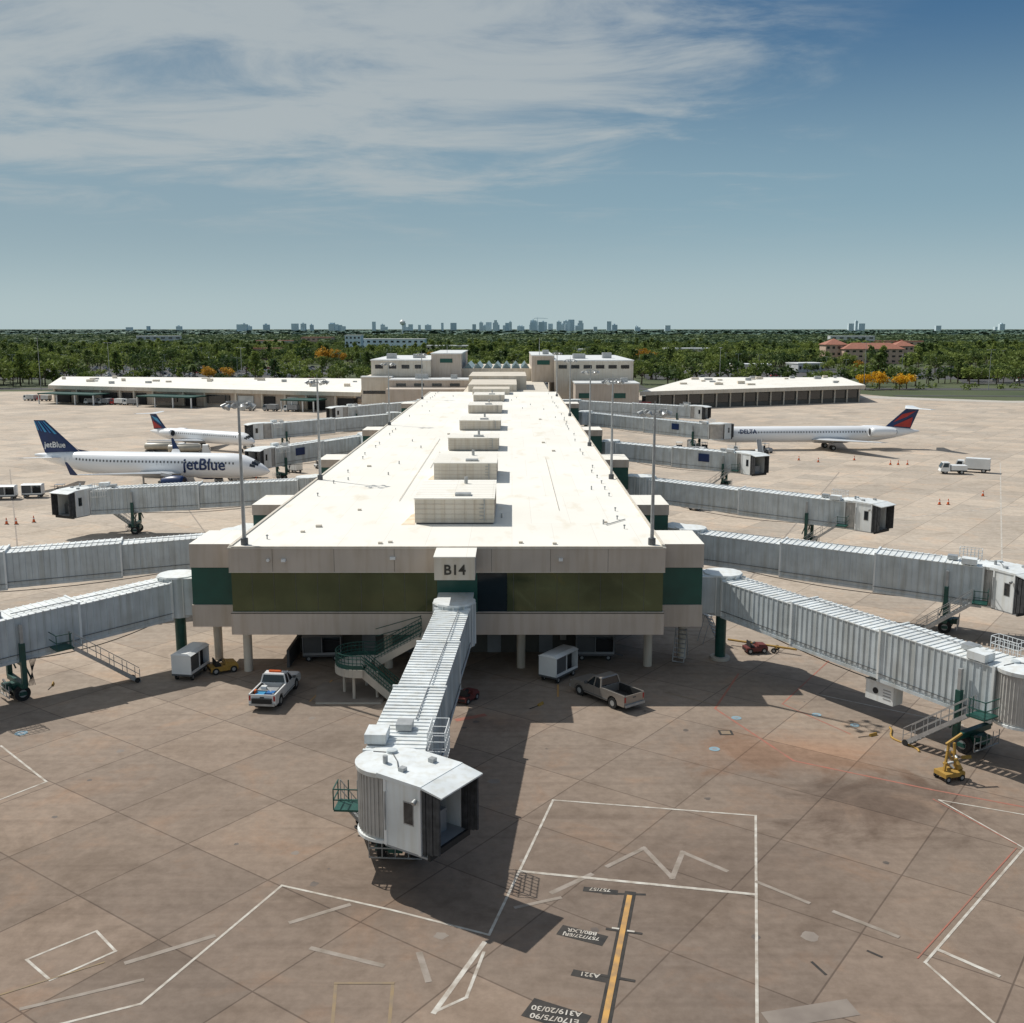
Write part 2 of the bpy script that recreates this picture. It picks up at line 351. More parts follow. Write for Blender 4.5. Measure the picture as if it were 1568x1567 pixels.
for x in(XL,XR-.22): b.box(x,x+.22,YF+.2,YB,ZT+.002,ZT+.10,'beige2')
b.box(XL+.22,XR-.22,YF,YF+.2,ZT+.002,ZT+.05,'beige2')
b.add([(-9.0,83.2,ZT+.006),(-7.9,83.3,ZT+.006),(-7.9,90,ZT+.006),(-8.6,88,ZT+.006)],[(0,1,2,3)],'rust')
b.add([(-9.0,107.2,ZT+.006),(-8.1,107.4,ZT+.006),(-8.1,114,ZT+.006),(-8.6,112,ZT+.006)],[(0,1,2,3)],'rust')
b.make("membrane_roof",pier)
b=MB()
def stub(x0,x1,y0,y1,zt=10.1):
    b.box(x0,x1,y0,y1,8.3,zt,'beige');b.box(x0+.05,x1-.05,y0+.12,y1-.12,5.4,8.3,'green');b.box(x0,x1,y0,y1,ZB,5.4,'beige')
    b.add([(x0,y0,zt+.004),(x1,y0,zt+.004),(x1,y1,zt+.004),(x0,y1,zt+.004)],[(0,1,2,3)],'roof')
stub(-24.2,XL-.005,76.6,82);stub(XR+.005,14.4,76.6,82)
for y in(99,134,174,236):
    stub(-25,XL-.005,y,y+6,9.3);stub(XR+.005,15.1,y,y+6,9.3)
b.make("gate_wings",pier)
b=MB()
for x,y in[(-20.3,77.3),(.7,78.1),(10.6,78.5),(13.6,80.5),(-23.4,80.2),(-9.6,78.1)]: b.cyl((x,y,0),(x,y,ZB),.34,.34,'beige2',16)
for y in range(92,262,12):
    for x in(-20,10.5): b.cyl((x,y,0),(x,y,ZB),.34,.34,'beige2',12)
b.make("columns",pier)
b=MB()
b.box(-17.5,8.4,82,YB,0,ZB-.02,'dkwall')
for x in(-15.6,-12.2,-2,2.2,5.4): b.box(x,x+1.1,81.93,81.99,0,2.2,'grey')
b.box(-8.6,-5.2,81.93,81.99,0,3.0,'dgrey')
b.box(-17.5,-17.3,78,82,0,1.4,'dgrey')
for x in(-16.8,-4.2,3.9): b.box(x,x+.5,81.7,81.98,1.1,2.0,'conc')
for x in(-17,-11,-5,2,7): b.box(x,x+.12,76,81.9,ZB-.35,ZB-.1,'grey')
b.box(-17,7,79.9,80.1,ZB-.3,ZB-.12,'galv')
b.make("ground_floor",pier)
b=MB()
b.box(-5.45,-2.6,71.4,YF-.05,8.6,ZT-.1,'beige2');b.box(-5.5,-2.55,71.35,YF-.04,ZT-.1,ZT-.02,'roof')
b.make("gate_sign_box",pier)
text("gate_number","B14",1.0,'sign',(-4.02+4.75,71.38-74.5,9.0),(math.radians(90),0,0),pier,.02,bold=.02)
b=MB()
b.cyl((-17.8,YF-.02,9.35),(-17.8,YF-.15,9.35),.12,.12,'white')
b.box(-8.9,-8.5,YF-.2,YF,9.4,9.6,'white');b.box(-16.8,-16.5,YF-.3,YF,9.25,9.45,'white');b.box(3.4,3.7,YF-.25,YF,9.3,9.5,'white')
b.make("wall_lights",pier)

def hvac(x0,x1,y0,y1,h):
    b=MB();z=ZT
    b.box(x0,x1,y0,y1,z+.12,z+h,'beige2');b.box(x0-.06,x1+.06,y0-.06,y1+.06,z+h,z+h+.1,'roof')
    b.box(x0+.1,x1-.1,y0+.1,y1-.1,z,z+.12,'dgrey')
    n=int((x1-x0)/.8)
    for i in range(1,n): b.box(x0+i*(x1-x0)/n,x0+i*(x1-x0)/n+.03,y0-.025,y0,z+.14,z+h-.05,'beige')
    for k in(.2,.4,.6,.8): b.box(x0,x1,y0-.03,y0-.005,z+h*k,z+h*k+.025,'beige')
    n=int((y1-y0)/.9)
    for i in range(1,n):
        yy=y0+i*(y1-y0)/n;b.box(x0-.025,x0,yy,yy+.03,z+.14,z+h-.05,'beige');b.box(x1,x1+.025,yy,yy+.03,z+.14,z+h-.05,'beige')
        b.box(x0-.06,x1+.06,yy,yy+.04,z+h+.1,z+h+.108,'beige2')
    cx=(x0+x1)/2
    b.box(cx,cx+1.3,y0+1.0,y0+1.9,z+h+.1,z+h+.3,'galv')
    b.cyl((cx+.6,y1-2.2,z+h+.1),(cx+.6,y1-2.2,z+h+.7),.16,.16,'galv')
    b.beam((x0+.8,y1,z+.25),(x0+.8,y1+4,z+.25),.15,.15,'galv')
    b.beam((x1-.8,y0-.1,z+.3),(x1-.8,y0-.1,z+h),.08,.08,'galv')
    for k in range(5): b.beam((x1-1.2,y0-.08,z+.4+k*.3),(x1-.85,y0-.08,z+.4+k*.3),.04,.04,'galv')
    b.make("rooftop_air_handler")
hvac(-7.9,-1.45,83.6,93.9,2.05);hvac(-8.1,-1.6,107.5,116,1.9);hvac(-8.3,-1.75,135.5,141.5,1.6);hvac(-8.2,-1.8,163,171,1.5);hvac(-8.2,-1.9,196,205,1.5);hvac(-8.4,-1.7,228,238,1.4)
b=MB()
for i in range(46):
    y=YF+3+i*4.1
    for x in((XL+2.4),(XR-2.2)):
        if R.random()<.5:
            xx=x+R.uniform(-.25,.25);b.cyl((xx,y,ZT),(xx,y,ZT+.28),.05,.05,'galv',8);b.cyl((xx,y,ZT+.26),(xx,y,ZT+.34),.11,.08,'grey',8)
for i in range(30):
    x=R.uniform(XL+3,XR-3);y=R.uniform(YF+1.5,YB-8)
    if -9<x<-1: continue
    if R.random()<.5: b.cyl((x,y,ZT),(x,y,ZT+R.uniform(.2,.45)),.07,.07,'galv',8)
    else: b.box(x,x+.45,y,y+.4,ZT,ZT+.18,'beige2')
for x,y in[(-9.9,75.6),(-9.2,76),(3,75.4),(.5,75.8),(-16.5,80),(-13.5,90),(7.5,84)]: b.box(x,x+.3,y,y+.3,ZT,ZT+.14,'beige2')
for x,y0,y1 in[(-10.4,95,150),(4.1,90,128),(-9.3,118,134)]: b.cyl((x,y0,ZT+.08),(x,y1,ZT+.08),.025,.025,'beige2',6)
b.beam((7.6,83,ZT+.08),(9.4,85.5,ZT+.08),.07,.06,'galv')
b.make("roof_vents_and_conduits")
def pole(x,y,z0,z1):
    b=MB();b.cyl((0,0,0),(0,0,.5),.28,.28,'dgrey',8)
    h=z1-z0;b.cyl((0,0,.5),(0,0,h),.15,.085,'galv',10)
    n=14
    for zz,r in((h-.35,.85),(h-.0,.85)):
        for i in range(n):
            a=i*2*math.pi/n;c=(i+1)*2*math.pi/n
            b.beam((math.cos(a)*r,math.sin(a)*r,zz),(math.cos(c)*r,math.sin(c)*r,zz),.05,.05,'galv')
    for i in range(4):
        a=i*math.pi/2+.4;b.beam((0,0,h-.35),(math.cos(a)*.85,math.sin(a)*.85,h-.35),.05,.05,'galv')
        b.beam((math.cos(a)*.85,math.sin(a)*.85,h-.35),(math.cos(a)*.85,math.sin(a)*.85,h),.04,.04,'galv')
    for i in range(6):
        a=i*math.pi/3;c=Vector((math.cos(a)*.85,math.sin(a)*.85,h-.15));dd=Vector((math.cos(a)*.28,math.sin(a)*.28,-.26))
        b.cyl(c,c+dd,.09,.24,'galv',10)
    b.cyl((0,0,h),(0,0,h+.55),.03,.02,'galv',6)
    local("apron_light_pole",b,x,y,0,z0)
for x,y,zt in[(-19.7,75.4,20.8),(10.3,75.4,20.3),(-20.2,109,20.8),(10.5,109.5,20.8),(-20.2,172,20.5),(10.5,141,20.5),(-20.2,236,20.5),(10.5,190,20.5),(10.5,246,20.5)]:
    pole(x,y,ZT,zt)

# ------------------------------------------------------------------ jet bridges
def jet_bridge(root,end,cab,zf0=4.25,zf1=3.25,h=2.65,w=2.35,secs=3,rib=.5,carr=.86,link=None,stair=1,fine=True,sign=None,su=None):
    rt=Vector((*root,0));en=Vector((*end,0));d=(en-rt);L=d.length;d.normalize();n=Vector((-d.y,d.x,0))
    par=empty("jet_bridge",root[0],root[1],0)
    def F(p): return rt+d*p.x+n*p.y+Vector((0,0,zf0+(zf1-zf0)*max(0,min(1,p.x/L))+p.z))
    def Fg(p): return rt+d*p.x+n*p.y+Vector((0,0,p.z))
    b=MB()
    b.cyl(rt+Vector((0,0,zf0-.35)),rt+Vector((0,0,zf0+h+.1)),1.5,1.5,'bridge',12,False)
    b.cyl(rt+Vector((0,0,zf0+h+.1)),rt+Vector((0,0,zf0+h+.22)),1.56,1.52,'bridgeroof',12,False)
    b.cyl(rt,rt+Vector((0,0,zf0-.35)),.42,.42,'greens',14)
    b.cyl(rt,rt+Vector((0,0,.25)),.8,.8,'conc',14)
    for i in range(12):
        a=(i+.0)*math.pi/6;v=Vector((math.cos(a),math.sin(a),0))
        b.beam(rt+v*1.50+Vector((0,0,zf0-.3)),rt+v*1.50+Vector((0,0,zf0+h+.08)),.08,.08,'bridgeroof')
    if link:
        lk=Vector((*link,0));b.beam(lk+Vector((0,0,zf0+h/2-.05)),rt+Vector((0,0,zf0+h/2-.05)),2.5,h+.2,'bridge')
        b.beam(lk+Vector((0,0,zf0+h+.10)),rt+Vector((0,0,zf0+h+.10)),2.6,.08,'bridgeroof')
    b.make("rotunda",par,rt)
    b=MB(F)
    u0=1.1;u1=L-1.0;span=u1-u0
    for i in range(secs):
        a=u0+span*i/secs-(.0 if i==0 else .5);e=u0+span*(i+1)/secs
        ww=(w+.24*i)/2;zb=-.12*i-.15;zt=h+.16*i-.1
        b.box(a,e,-ww,ww,zb,zt-.04,'bridge');b.box(a-.02,e+.02,-ww-.05,ww+.05,zt-.04,zt+.02,'bridgeroof')
        m_=max(2,int((e-a)/rib))
        for k in range(m_+1):
            u=a+(e-a-.07)*k/m_
            for s_ in(-1,1):
                y0,y1=sorted((s_*ww,s_*(ww+.05)));b.box(u,u+.07,y0,y1,zb+.05,zt-.05,'bridge')
            b.box(u,u+.09,-ww-.03,ww+.03,zt+.022,zt+.075,'bridgeroof')
        for u in(a-.03,e-.12):
            for s_ in(-1,1):
                y0,y1=sorted((s_*ww,s_*(ww+.11)));b.box(u,u+.16,y0,y1,zb-.06,zt+.03,'bridgeroof')
            b.box(u,u+.16,-ww-.11,ww+.11,zt+.03,zt+.11,'bridgeroof')
        for s_ in(-1,1):
            y0,y1=sorted((s_*(ww-.2),s_*(ww+.06)));b.box(a,e,y0,y1,zb-.22,zb-.002,'bridge')
            b.beam((a,s_*(ww+.09),zb+.35),(e,s_*(ww+.09),zb+.35),.04,.04,'dgrey')
        b.box(a,e,-.3,.1,zb-.2,zb-.1,'dgrey')
        if i==secs-1 and sign:
            for s_ in(-1,1):
                c=(a+e)/2;y0,y1=sorted((s_*(ww+.12),s_*(ww+.15)));b.box(c-.9,c+.9,y0,y1,.9,2.2,sign)
    b.make("telescopic_tunnel",par,rt)
    b=MB(Fg);uc=L*carr;zc=zf0+(zf1-zf0)*carr;ww=(w+.24*(secs-1))/2+.3
    for s_ in(-1,1):
        b.beam((uc,s_*ww,1.25),(uc,s_*ww,zc+.9),.34,.34,'greens');b.beam((uc,s_*ww,zc+.7),(uc,s_*ww,zc+h*.85),.22,.22,'galv')
        b.beam((uc-.45,s_*ww,1.7),(uc,s_*ww,zc-.4),.1,.1,'greens')
    b.beam((uc,-ww,zc-.55),(uc,ww,zc-.55),.35,.35,'greens');b.beam((uc,-ww,1.25),(uc,ww,1.25),.4,.35,'greens')
    b.box(uc-.5,uc+.5,-.55,.55,.62,1.15,'greens');b.box(uc-.25,uc+.25,-1.15,1.15,.45,.68,'greens')
    for s_ in(-1,1):
        b.cyl((uc,s_*.66,.55),(uc,s_*1.0,.55),.55,.55,'rubber',18);b.cyl((uc,s_*.64,.55),(uc,s_*1.02,.55),.28,.28,'galv',10)
    b.box(uc+.5,uc+1.0,-.35,.35,.75,1.25,'greens');b.beam((uc+.7,.8,.9),(uc+.7,-.8,1.3),.12,.12,'dgrey')
    b.beam((uc+1.0,-1.3,1.0),(uc+1.0,1.3,1.0),.06,.06,'galv');b.beam((uc+1.0,-1.3,.5),(uc+1.0,1.3,.5),.06,.06,'galv')
    for v in(-1.3,-.65,0,.65,1.3): b.beam((uc+1.0,v,.5),(uc+1.0,v,1.4),.04,.04,'galv')
    for k in range(6): b.beam((uc-.6+.1*k,ww+.28,1.3),(uc-.3-.1*k,ww+.3,zc-.2),.03,.03,'rubber')
    for s_ in(-.5,.6):
        P=[(uc*.25+uc*.75*t,s_*ww,zf0+(zf1-zf0)*(uc*(.25+.75*t)/L)-.45-.7*4*t*(1-t)*.6) for t in[i/8 for i in range(9)]];b.tube(P,.035,'rubber',5)
    b.make("drive_carriage",par,rt)
    zc=zf1;ca=math.radians(cab);cd=Vector((math.cos(ca),math.sin(ca),0));cn=Vector((-cd.y,cd.x,0))
    def Fc(p): return en+cd*p.x+cn*p.y+Vector((0,0,zc+p.z))
    b=MB(Fc);hh=h+.3
    b.cyl((0,0,-.35),(0,0,hh-.08),1.5,1.5,'slat',32,False)
    for i in range(44):
        a=i*2*math.pi/44;b.beam((math.cos(a)*1.52,math.sin(a)*1.52,-.2),(math.cos(a)*1.52,math.sin(a)*1.52,hh-.25),.07,.05,'slat')
    b.cyl((0,0,-.45),(0,0,-.3),1.62,1.62,'bridgeroof',32,False);b.cyl((0,0,hh-.2),(0,0,hh+.04),1.62,1.66,'bridgeroof',32,False)
    b.cyl((0,0,hh+.04),(0,0,hh+.16),1.66,.5,'bridgeroof',32,True)
    W=1.55;x0=.9;x1=3.0
    for s_ in(-1,1):
        y0,y1=sorted((s_*W,s_*(W-.09)));b.box(x0,x1,y0,y1,-.35,hh-.125,'bridgeroof')
        y2,y3=sorted((s_*(W+.014),s_*(W+.02)));b.box(x1-.95,x1-.45,y2,y3,1.0,2.0,'glassd')
        b.box(x1-1.0,x1-.4,*sorted((s_*(W+.003),s_*(W+.012))),.94,2.06,'galv')
        b.box(x0-.02,x0+.14,*sorted((s_*(W-.02),s_*(W+.06))),-.35,hh-.126,'white')
        b.box(x1-.12,x1+.02,*sorted((s_*(W-.02),s_*(W+.06))),-.35,hh-.126,'white')
    b.box(x0,x1+.35,-W,W,-.45,-.36,'grey');b.box(x0+.01,x1+.35,-W+.1,W-.1,-.355,-.2,'grey')
    b.box(x0,x0+.06,-W+.1,W-.1,-.195,hh-.27,'dark')
    b.box(x0,x1,-W+.1,W-.1,hh-.26,hh-.14,'dgrey')
    b.hexa([(x0-.4,-W-.06,hh-.12),(x1+.05,-W-.06,hh-.12),(x1+.05,W+.06,hh-.12),(x0-.4,W+.06,hh-.12)],[(x0-.4,-W-.06,hh+.10),(x1+.05,-W-.06,hh+.02),(x1+.05,W+.06,hh+.02),(x0-.4,W+.06,hh+.10)],'bridgeroof')
    for k in range(5):
        x=x1+.08+k*.19;g=.03*(k%2)
        for s_ in(-1,1):
            b.box(x,x+.16,*sorted((s_*(W-.13-g),s_*(W-.01-g))),-.3+.05*k,hh-.25-k*.03,'bellows')
        b.box(x,x+.16,-W+.02+g,W-.02-g,hh-.25-k*.03,hh-.12-k*.03-g,'bellows')
    b.hexa([(x1+.05,-W-.05,hh-.10),(x1+1.2,-W-.05,hh-.3),(x1+1.2,W+.05,hh-.3),(x1+.05,W+.05,hh-.10)],[(x1+.05,-W-.05,hh+.0),(x1+1.2,-W-.05,hh-.23),(x1+1.2,W+.05,hh-.23),(x1+.05,W+.05,hh-.0)],'bridgeroof')
    b.box(x1+.36,x1+.5,-W,W,-.5,-.2,'rubber')
    b.box(x0+1.1,x0+1.2,-W+.15,-.1,-.2,1.0,'dgrey');b.box(x0+1.3,x0+1.7,-.2,.9,-.2,.9,'grey');b.box(x0+.07,x0+.1,.3,1.2,-.15,2.1,'grey')
    if fine:
        for dx,dy in((1.2,-.9),(1.7,.7)): b.box(dx,dx+.3,dy,dy+.3,hh+.05,hh+.25,'galv')
        b.cyl((.2,-.6,hh+.1),(.2,-.6,hh+.5),.12,.12,'galv',8);b.cyl((-.3,.5,hh+.1),(-.3,.5,hh+.28),.3,.25,'bridge',14)
        b.beam((x0+.1,-W-.1,.4),(x0+.1,-W-.1,2.3),.06,.06,'galv');b.cyl((x1-.2,-W-.1,2.3),(x1-.2,-W-.3,2.2),.1,.13,'galv',8)
        b.tube([(1.1,-.75,hh+.14),(.6,-.2,hh+.16),(-.2,.4,hh+.2),(-1.2,.2,hh+.1)],.03,'dgrey',5)
    b.make("cab",par,rt)
    b=MB(F);ww=(w+.24*(secs-1))/2;zt=h+.16*(secs-1)
    b.box(L-2.8,L-1.6,-ww-.15,-ww+.9,zt+.02,zt+.5,'bridgeroof');b.box(L-4.0,L-3.2,-.3,.5,zt+.02,zt+.35,'galv')
    b.cyl((L-4.6,.5,zt+.05),(1.5,.5,h+.05),.035,.035,'grey',6)
    for k in range(7):
        u=L-3.2+k*.3
        b.beam((u,ww+.15,zt-.9),(u,ww+.15,zt+.75),.035,.035,'white');b.beam((u,ww+1.0,zt-.9),(u,ww+1.0,zt+.75),.035,.035,'white')
    for zz in(-.9,-.2,.3,.75):
        for vv in(ww+.15,ww+1.): b.beam((L-3.2,vv,zt+zz),(L-1.4,vv,zt+zz),.035,.035,'white')
        for u in(L-3.2,L-1.4): b.beam((u,ww+.15,zt+zz),(u,ww+1.,zt+zz),.035,.035,'white')
    b.make("roof_equipment",par,rt)
    if stair:
        b=MB(Fg);s_=stair;v0=s_*(ww+1.0);u=su if su else L-1.6;zz=zf0+(zf1-zf0)*u/L+.05
        b.box(u-.1,u+1.1,*sorted((s_*(ww+.1),s_*(ww+1.5))),zz-.1,zz,'greens')
        for uu,vv in((u,v0),(u+1.1,s_*(ww+1.5)),(u+.1,s_*(ww+1.5))): b.beam((uu,vv,zz),(uu,vv,zz+1.05),.05,.05,'greens')
        for z_ in(.5,1.05):
            b.beam((u+1.1,s_*(ww+.1),zz+z_),(u+1.1,s_*(ww+1.5),zz+z_),.05,.05,'greens');b.beam((u+1.1,s_*(ww+1.5),zz+z_),(u,s_*(ww+1.5),zz+z_),.05,.05,'greens')
        run=zz*1.25;ns=int(zz/.2)
        for k in range(ns):
            f=k/ns;b.box(u-.1-run*(f+1/ns),u-.1-run*f,*sorted((v0-.4,v0+.4)),zz*(1-f)-.2,zz*(1-f)-.16,'galv')
        for o_ in(-.42,.42):
            b.beam((u-.1,v0+o_,zz-.1),(u-.1-run,v0+o_,.05),.06,.25,'galv')
            for z_ in(.5,1.0): b.beam((u-.1,v0+o_,zz+z_),(u-.1-run,v0+o_,.1+z_),.045,.045,'galv')
            for k in range(6):
                f=k/5;b.beam((u-.1-run*f,v0+o_,zz*(1-f)),(u-.1-run*f,v0+o_,zz*(1-f)+1.0),.04,.04,'galv')
        b.cyl((u-.1-run+.2,v0-.5,.2),(u-.1-run+.2,v0-.4,.2),.2,.2,'rubber',10);b.cyl((u-.1-run+.2,v0+.4,.2),(u-.1-run+.2,v0+.5,.2),.2,.2,'rubber',10)
        b.make("service_stairs",par,rt)
    return par
jet_bridge((-4.1,72.0),(-5.75,46.6),-33,zf0=4.1,zf1=2.95,rib=.42,carr=.93,link=(-4.1,74.6),stair=-1)
jet_bridge((-26.2,79.8),(-38.8,68.0),-130,zf0=4.2,zf1=3.2,carr=.72,link=(-24,79.8),stair=1,secs=2,su=9.4)
jet_bridge((-26.2,97.5),(-56,88.6),-120,zf0=4.3,zf1=3.3,link=(-25,101),stair=1)
jet_bridge((-26.4,133.8),(-54.5,131.8),-115,zf0=4.3,zf1=3.1,link=(-24.9,136),stair=-1,secs=2,carr=.78)
jet_bridge((-26.8,191),(-42,177.5),-110,zf0=4.3,zf1=3.1,link=(-24,181),stair=0,secs=2,rib=.8,sign='navy',fine=False)
jet_bridge((-27.2,239),(-53,224),-150,zf0=4.3,zf1=3.1,link=(-24.9,239),stair=0,secs=2,rib=.8,fine=False)
jet_bridge((16.6,80.2),(30.4,59.4),5,zf0=4.25,zf1=3.25,rib=.45,link=(14.3,80.2),stair=-1,carr=.88)
jet_bridge((17.2,98.8),(41.2,86.4),-65,zf0=4.3,zf1=3.3,link=(15,101),stair=-1,carr=.86)
jet_bridge((17.2,134.5),(40.6,121.5),-50,zf0=4.3,zf1=3.2,link=(15,136),stair=-1,secs=2,carr=.8,rib=.6)
jet_bridge((17,178.5),(38,169.5),-60,zf0=4.3,zf1=3.2,link=(15,177),stair=-1,secs=2,rib=.8,sign='navy',fine=False)
jet_bridge((17.2,243),(43.5,222.3),40,zf0=4.3,zf1=3.1,link=(15,240),stair=0,secs=2,rib=.8,sign='navy',fine=False)
jet_bridge((17.2,283),(48,275),-40,zf0=4.3,zf1=3.1,link=(10.1,283),stair=0,secs=2,rib=.8,fine=False)
jet_bridge((-24.2,283),(-44,272),-140,zf0=4.3,zf1=3.1,link=(-13.2,283),stair=0,secs=2,rib=.8,fine=False)

# ------------------------------------------------------------------ exterior stair at pier front
st=empty("exterior_staircase",-9,72)
b=MB()
def flight(p,q,w,steps):
    p=Vector(p);q=Vector(q);d=(q-p);dh=Vector((d.x,d.y,0)).normalized();n=Vector((-dh.y,dh.x,0))*w/2
    for k in range(steps):
        a=p+d*(k/steps);c=p+d*((k+1)/steps);z=a.z
        b.hexa([a-n+Vector((0,0,-.16)),Vector((c.x,c.y,z-.16))-n,Vector((c.x,c.y,z-.16))+n,a+n+Vector((0,0,-.16))],[a-n,Vector((c.x,c.y,z))-n,Vector((c.x,c.y,z))+n,a+n],'conc')
    for s_ in(-1,1):
        b.beam(p+n*s_*1.06+Vector((0,0,-.15)),q+n*s_*1.06+Vector((0,0,-.15)),.12,.5,'conc')
        for z in(.3,.55,.85,1.1): b.beam(p+n*s_*1.06+Vector((0,0,z)),q+n*s_*1.06+Vector((0,0,z)),.05,.05,'greens')
        for k in range(15):
            a=p+d*(k/14)+n*s_*1.06;b.beam(a,a+Vector((0,0,1.1)),.035,.035,'greens')
flight((-6.6,73.1,4.1),(-9.9,73.1,2.25),1.15,10)
flight((-10.6,71.2,2.25),(-8.1,71.0,.1),1.15,12)
cx,cy=-10.9,72.15;n=18;rr=1.75
out=[(cx+math.cos(math.pi/2+math.pi*i/n)*rr,cy+math.sin(math.pi/2+math.pi*i/n)*rr) for i in range(n+1)]
out=[(-10.0,cy+rr)]+out+[(-10.5,cy-rr)]
b.poly(out,1.95,2.25,'conc')
for i in range(len(out)-1):
    p,q=out[i],out[i+1];b.beam((*p,2.05),(*q,2.05),.14,.55,'conc')
    for z in(2.8,3.1,3.35): b.beam((*p,z),(*q,z),.05,.05,'greens')
    b.beam((*p,2.25),(*p,3.35),.04,.04,'greens')
    b.beam((*p,2.5),(*q,2.5),.03,.3,'greens')
b.box(-6.7,-5.6,72.4,74.4,3.9,4.1,'conc')
for z in(4.65,5.2):
    b.beam((-6.7,73.8,z),(-6.7,74.4,z),.05,.05,'greens')
    b.beam((-10,73.95,z-.9),(-6.7,74.2,z),.05,.05,'greens')
for x,y in((-12.1,72.2),(-11.2,70.8),(-10.7,73.6),(-9.6,71.1)): b.cyl((x,y,0),(x,y,2),.11,.11,'conc',10)
b.make("stair_structure",st,(-9,72,0))
b=MB();b.poly([(-14.3,73.2),(-13.8,69.95),(-9.2,69.95),(-8.9,72.6),(-9.5,74.2),(-14,74.2)],0,.13,'conc','patch');b.make("raised_kerb_island")

# ------------------------------------------------------------------ vehicles
def pickup(paint,x,y,rot,L=5.7,bedmat='rubber',load=False,lightbar=False):
    b=MB();W=.96
    f=L/2;r=-L/2;wf=f-.98;wr=r+1.2;rad=.52
    def arch(cx): return [(cx+rad*math.cos(a),.42+rad*math.sin(a)) for a in[math.radians(t) for t in(0,30,60,90,120,150,180)]]
    prof=[(r,.5),(r,1.18),(r+.02,1.22),(-.35,1.22),(-.3,1.12),(1.05,1.14),(f-.25,1.05),(f-.05,.9),(f,.5)]
    P=prof+[(f-.1,.42)]+arch(wf)+arch(wr)+[(r+.05,.42)];n_=len(P)
    for s_ in(-1,1):
        v=[(px,s_*W,pz) for px,pz in P];v2=[(px,s_*(W-.12),pz) for px,pz in P]
        fc=tuple(range(n_)) if s_>0 else tuple(range(n_))[::-1]
        b.add(v,[fc],paint)
        b.add(v+v2,[(i,(i+1)%n_,n_+(i+1)%n_,n_+i) for i in range(n_)],paint)
    b.hexa([(1.0,-W+.02,.5),(f-.06,-W+.06,.5),(f-.06,W-.06,.5),(1.0,W-.02,.5)],[(1.0,-W+.05,1.16),(f-.2,-W+.12,1.07),(f-.2,W-.12,1.07),(1.0,W-.05,1.16)],paint)
    b.box(f-.07,f+.01,-.6,.6,.62,.92,'dgrey');b.box(f-.05,f+.1,-W+.02,W-.02,.42,.6,'galv')
    for s_ in(-1,1):
        b.box(f-.12,f+.005,*sorted((s_*.62,s_*.92)),.72,.92,'white')
        b.box(r-.015,r+.03,*sorted((s_*.80,s_*.93)),.75,1.12,'red')
        b.box(r+1.7,f-1.5,*sorted((s_*(W+.002),s_*(W+.02))),.5,.56,'dgrey')
        for xx in(.28,-.34): b.box(xx,xx+.015,*sorted((s_*(W-.01),s_*(W+.004))),.55,1.12,'dgrey')
    b.box(r-.01,r+.06,-W+.1,W-.1,.55,1.19,paint);b.box(r-.14,r-.012,-W+.05,W-.05,.42,.58,'galv')
    b.box(r-.02,r-.012,-.15,.15,.95,1.05,'dgrey')
    b.box(r+.07,-.51,-W+.12,W-.12,.62,.70,bedmat)
    for s_ in(-1,1): b.box(r+.07,-.51,*sorted((s_*(W-.20),s_*(W-.11))),.7,1.225,bedmat)
    b.box(-.5,-.37,-W+.1,W-.1,.5,1.24,paint);b.box(-.36,.99,-W+.13,W-.13,.42,1.1,paint)
    b.box(r+.2,f-.2,-W+.2,W-.2,.34,.5,'rubber')
    zb,zt=1.12,1.80
    B=[(-.42,-W+.04,zb),(1.18,-W+.04,zb),(1.18,W-.04,zb),(-.42,W-.04,zb)];T=[(-.28,-W+.2,zt),(.45,-W+.2,zt),(.45,W-.2,zt),(-.28,W-.2,zt)]
    b.hexa(B,T,'glassd')
    b.hexa([(-.32,-W+.18,zt-.03),(.5,-W+.18,zt-.03),(.5,W-.18,zt-.03),(-.32,W-.18,zt-.03)],[(-.27,-W+.24,zt+.05),(.42,-W+.24,zt+.05),(.42,W-.24,zt+.05),(-.27,W-.24,zt+.05)],paint)
    for i in range(4): b.beam(B[i],T[i],.09,.09,paint)
    for s_ in(-1,1):
        b.beam((.3,s_*(W-.04),zb),(.22,s_*(W-.19),zt),.08,.06,paint)
        b.box(.95,1.1,*sorted((s_*(W+.0),s_*(W+.2))),1.15,1.32,'dgrey')
        for cx_ in(wf,wr): b.wheel((cx_,s_*(W-.14),.40),.40,.26)
    if load:
        b.box(r+.25,r+.75,-.75,-.2,.7,1.25,'blue');b.box(r+.3,r+.9,.0,.6,.7,1.1,'cyan');b.box(r+1.0,r+1.7,-.7,.7,.7,1.15,'galv');b.box(r+.5,r+.8,.62,.74,.7,1.3,'orange')
        b.box(r+1.2,r+1.5,.1,.5,1.15,1.35,'white')
        b.box(r-.18,r-.022,-.7,.7,.62,.95,'rubber');b.beam((r+.1,-.8,1.2),(r+1.9,.5,1.3),.08,.05,'galv')
    if lightbar: b.box(-.0,.15,-.45,.45,zt+.05,zt+.18,'orange')
    return local("pickup_truck",b,x,y,rot)
pickup('carwhite',-16.9,71.4,84,load=True,lightbar=True)
pickup('silverp',6.7,70.9,128,L=5.6)
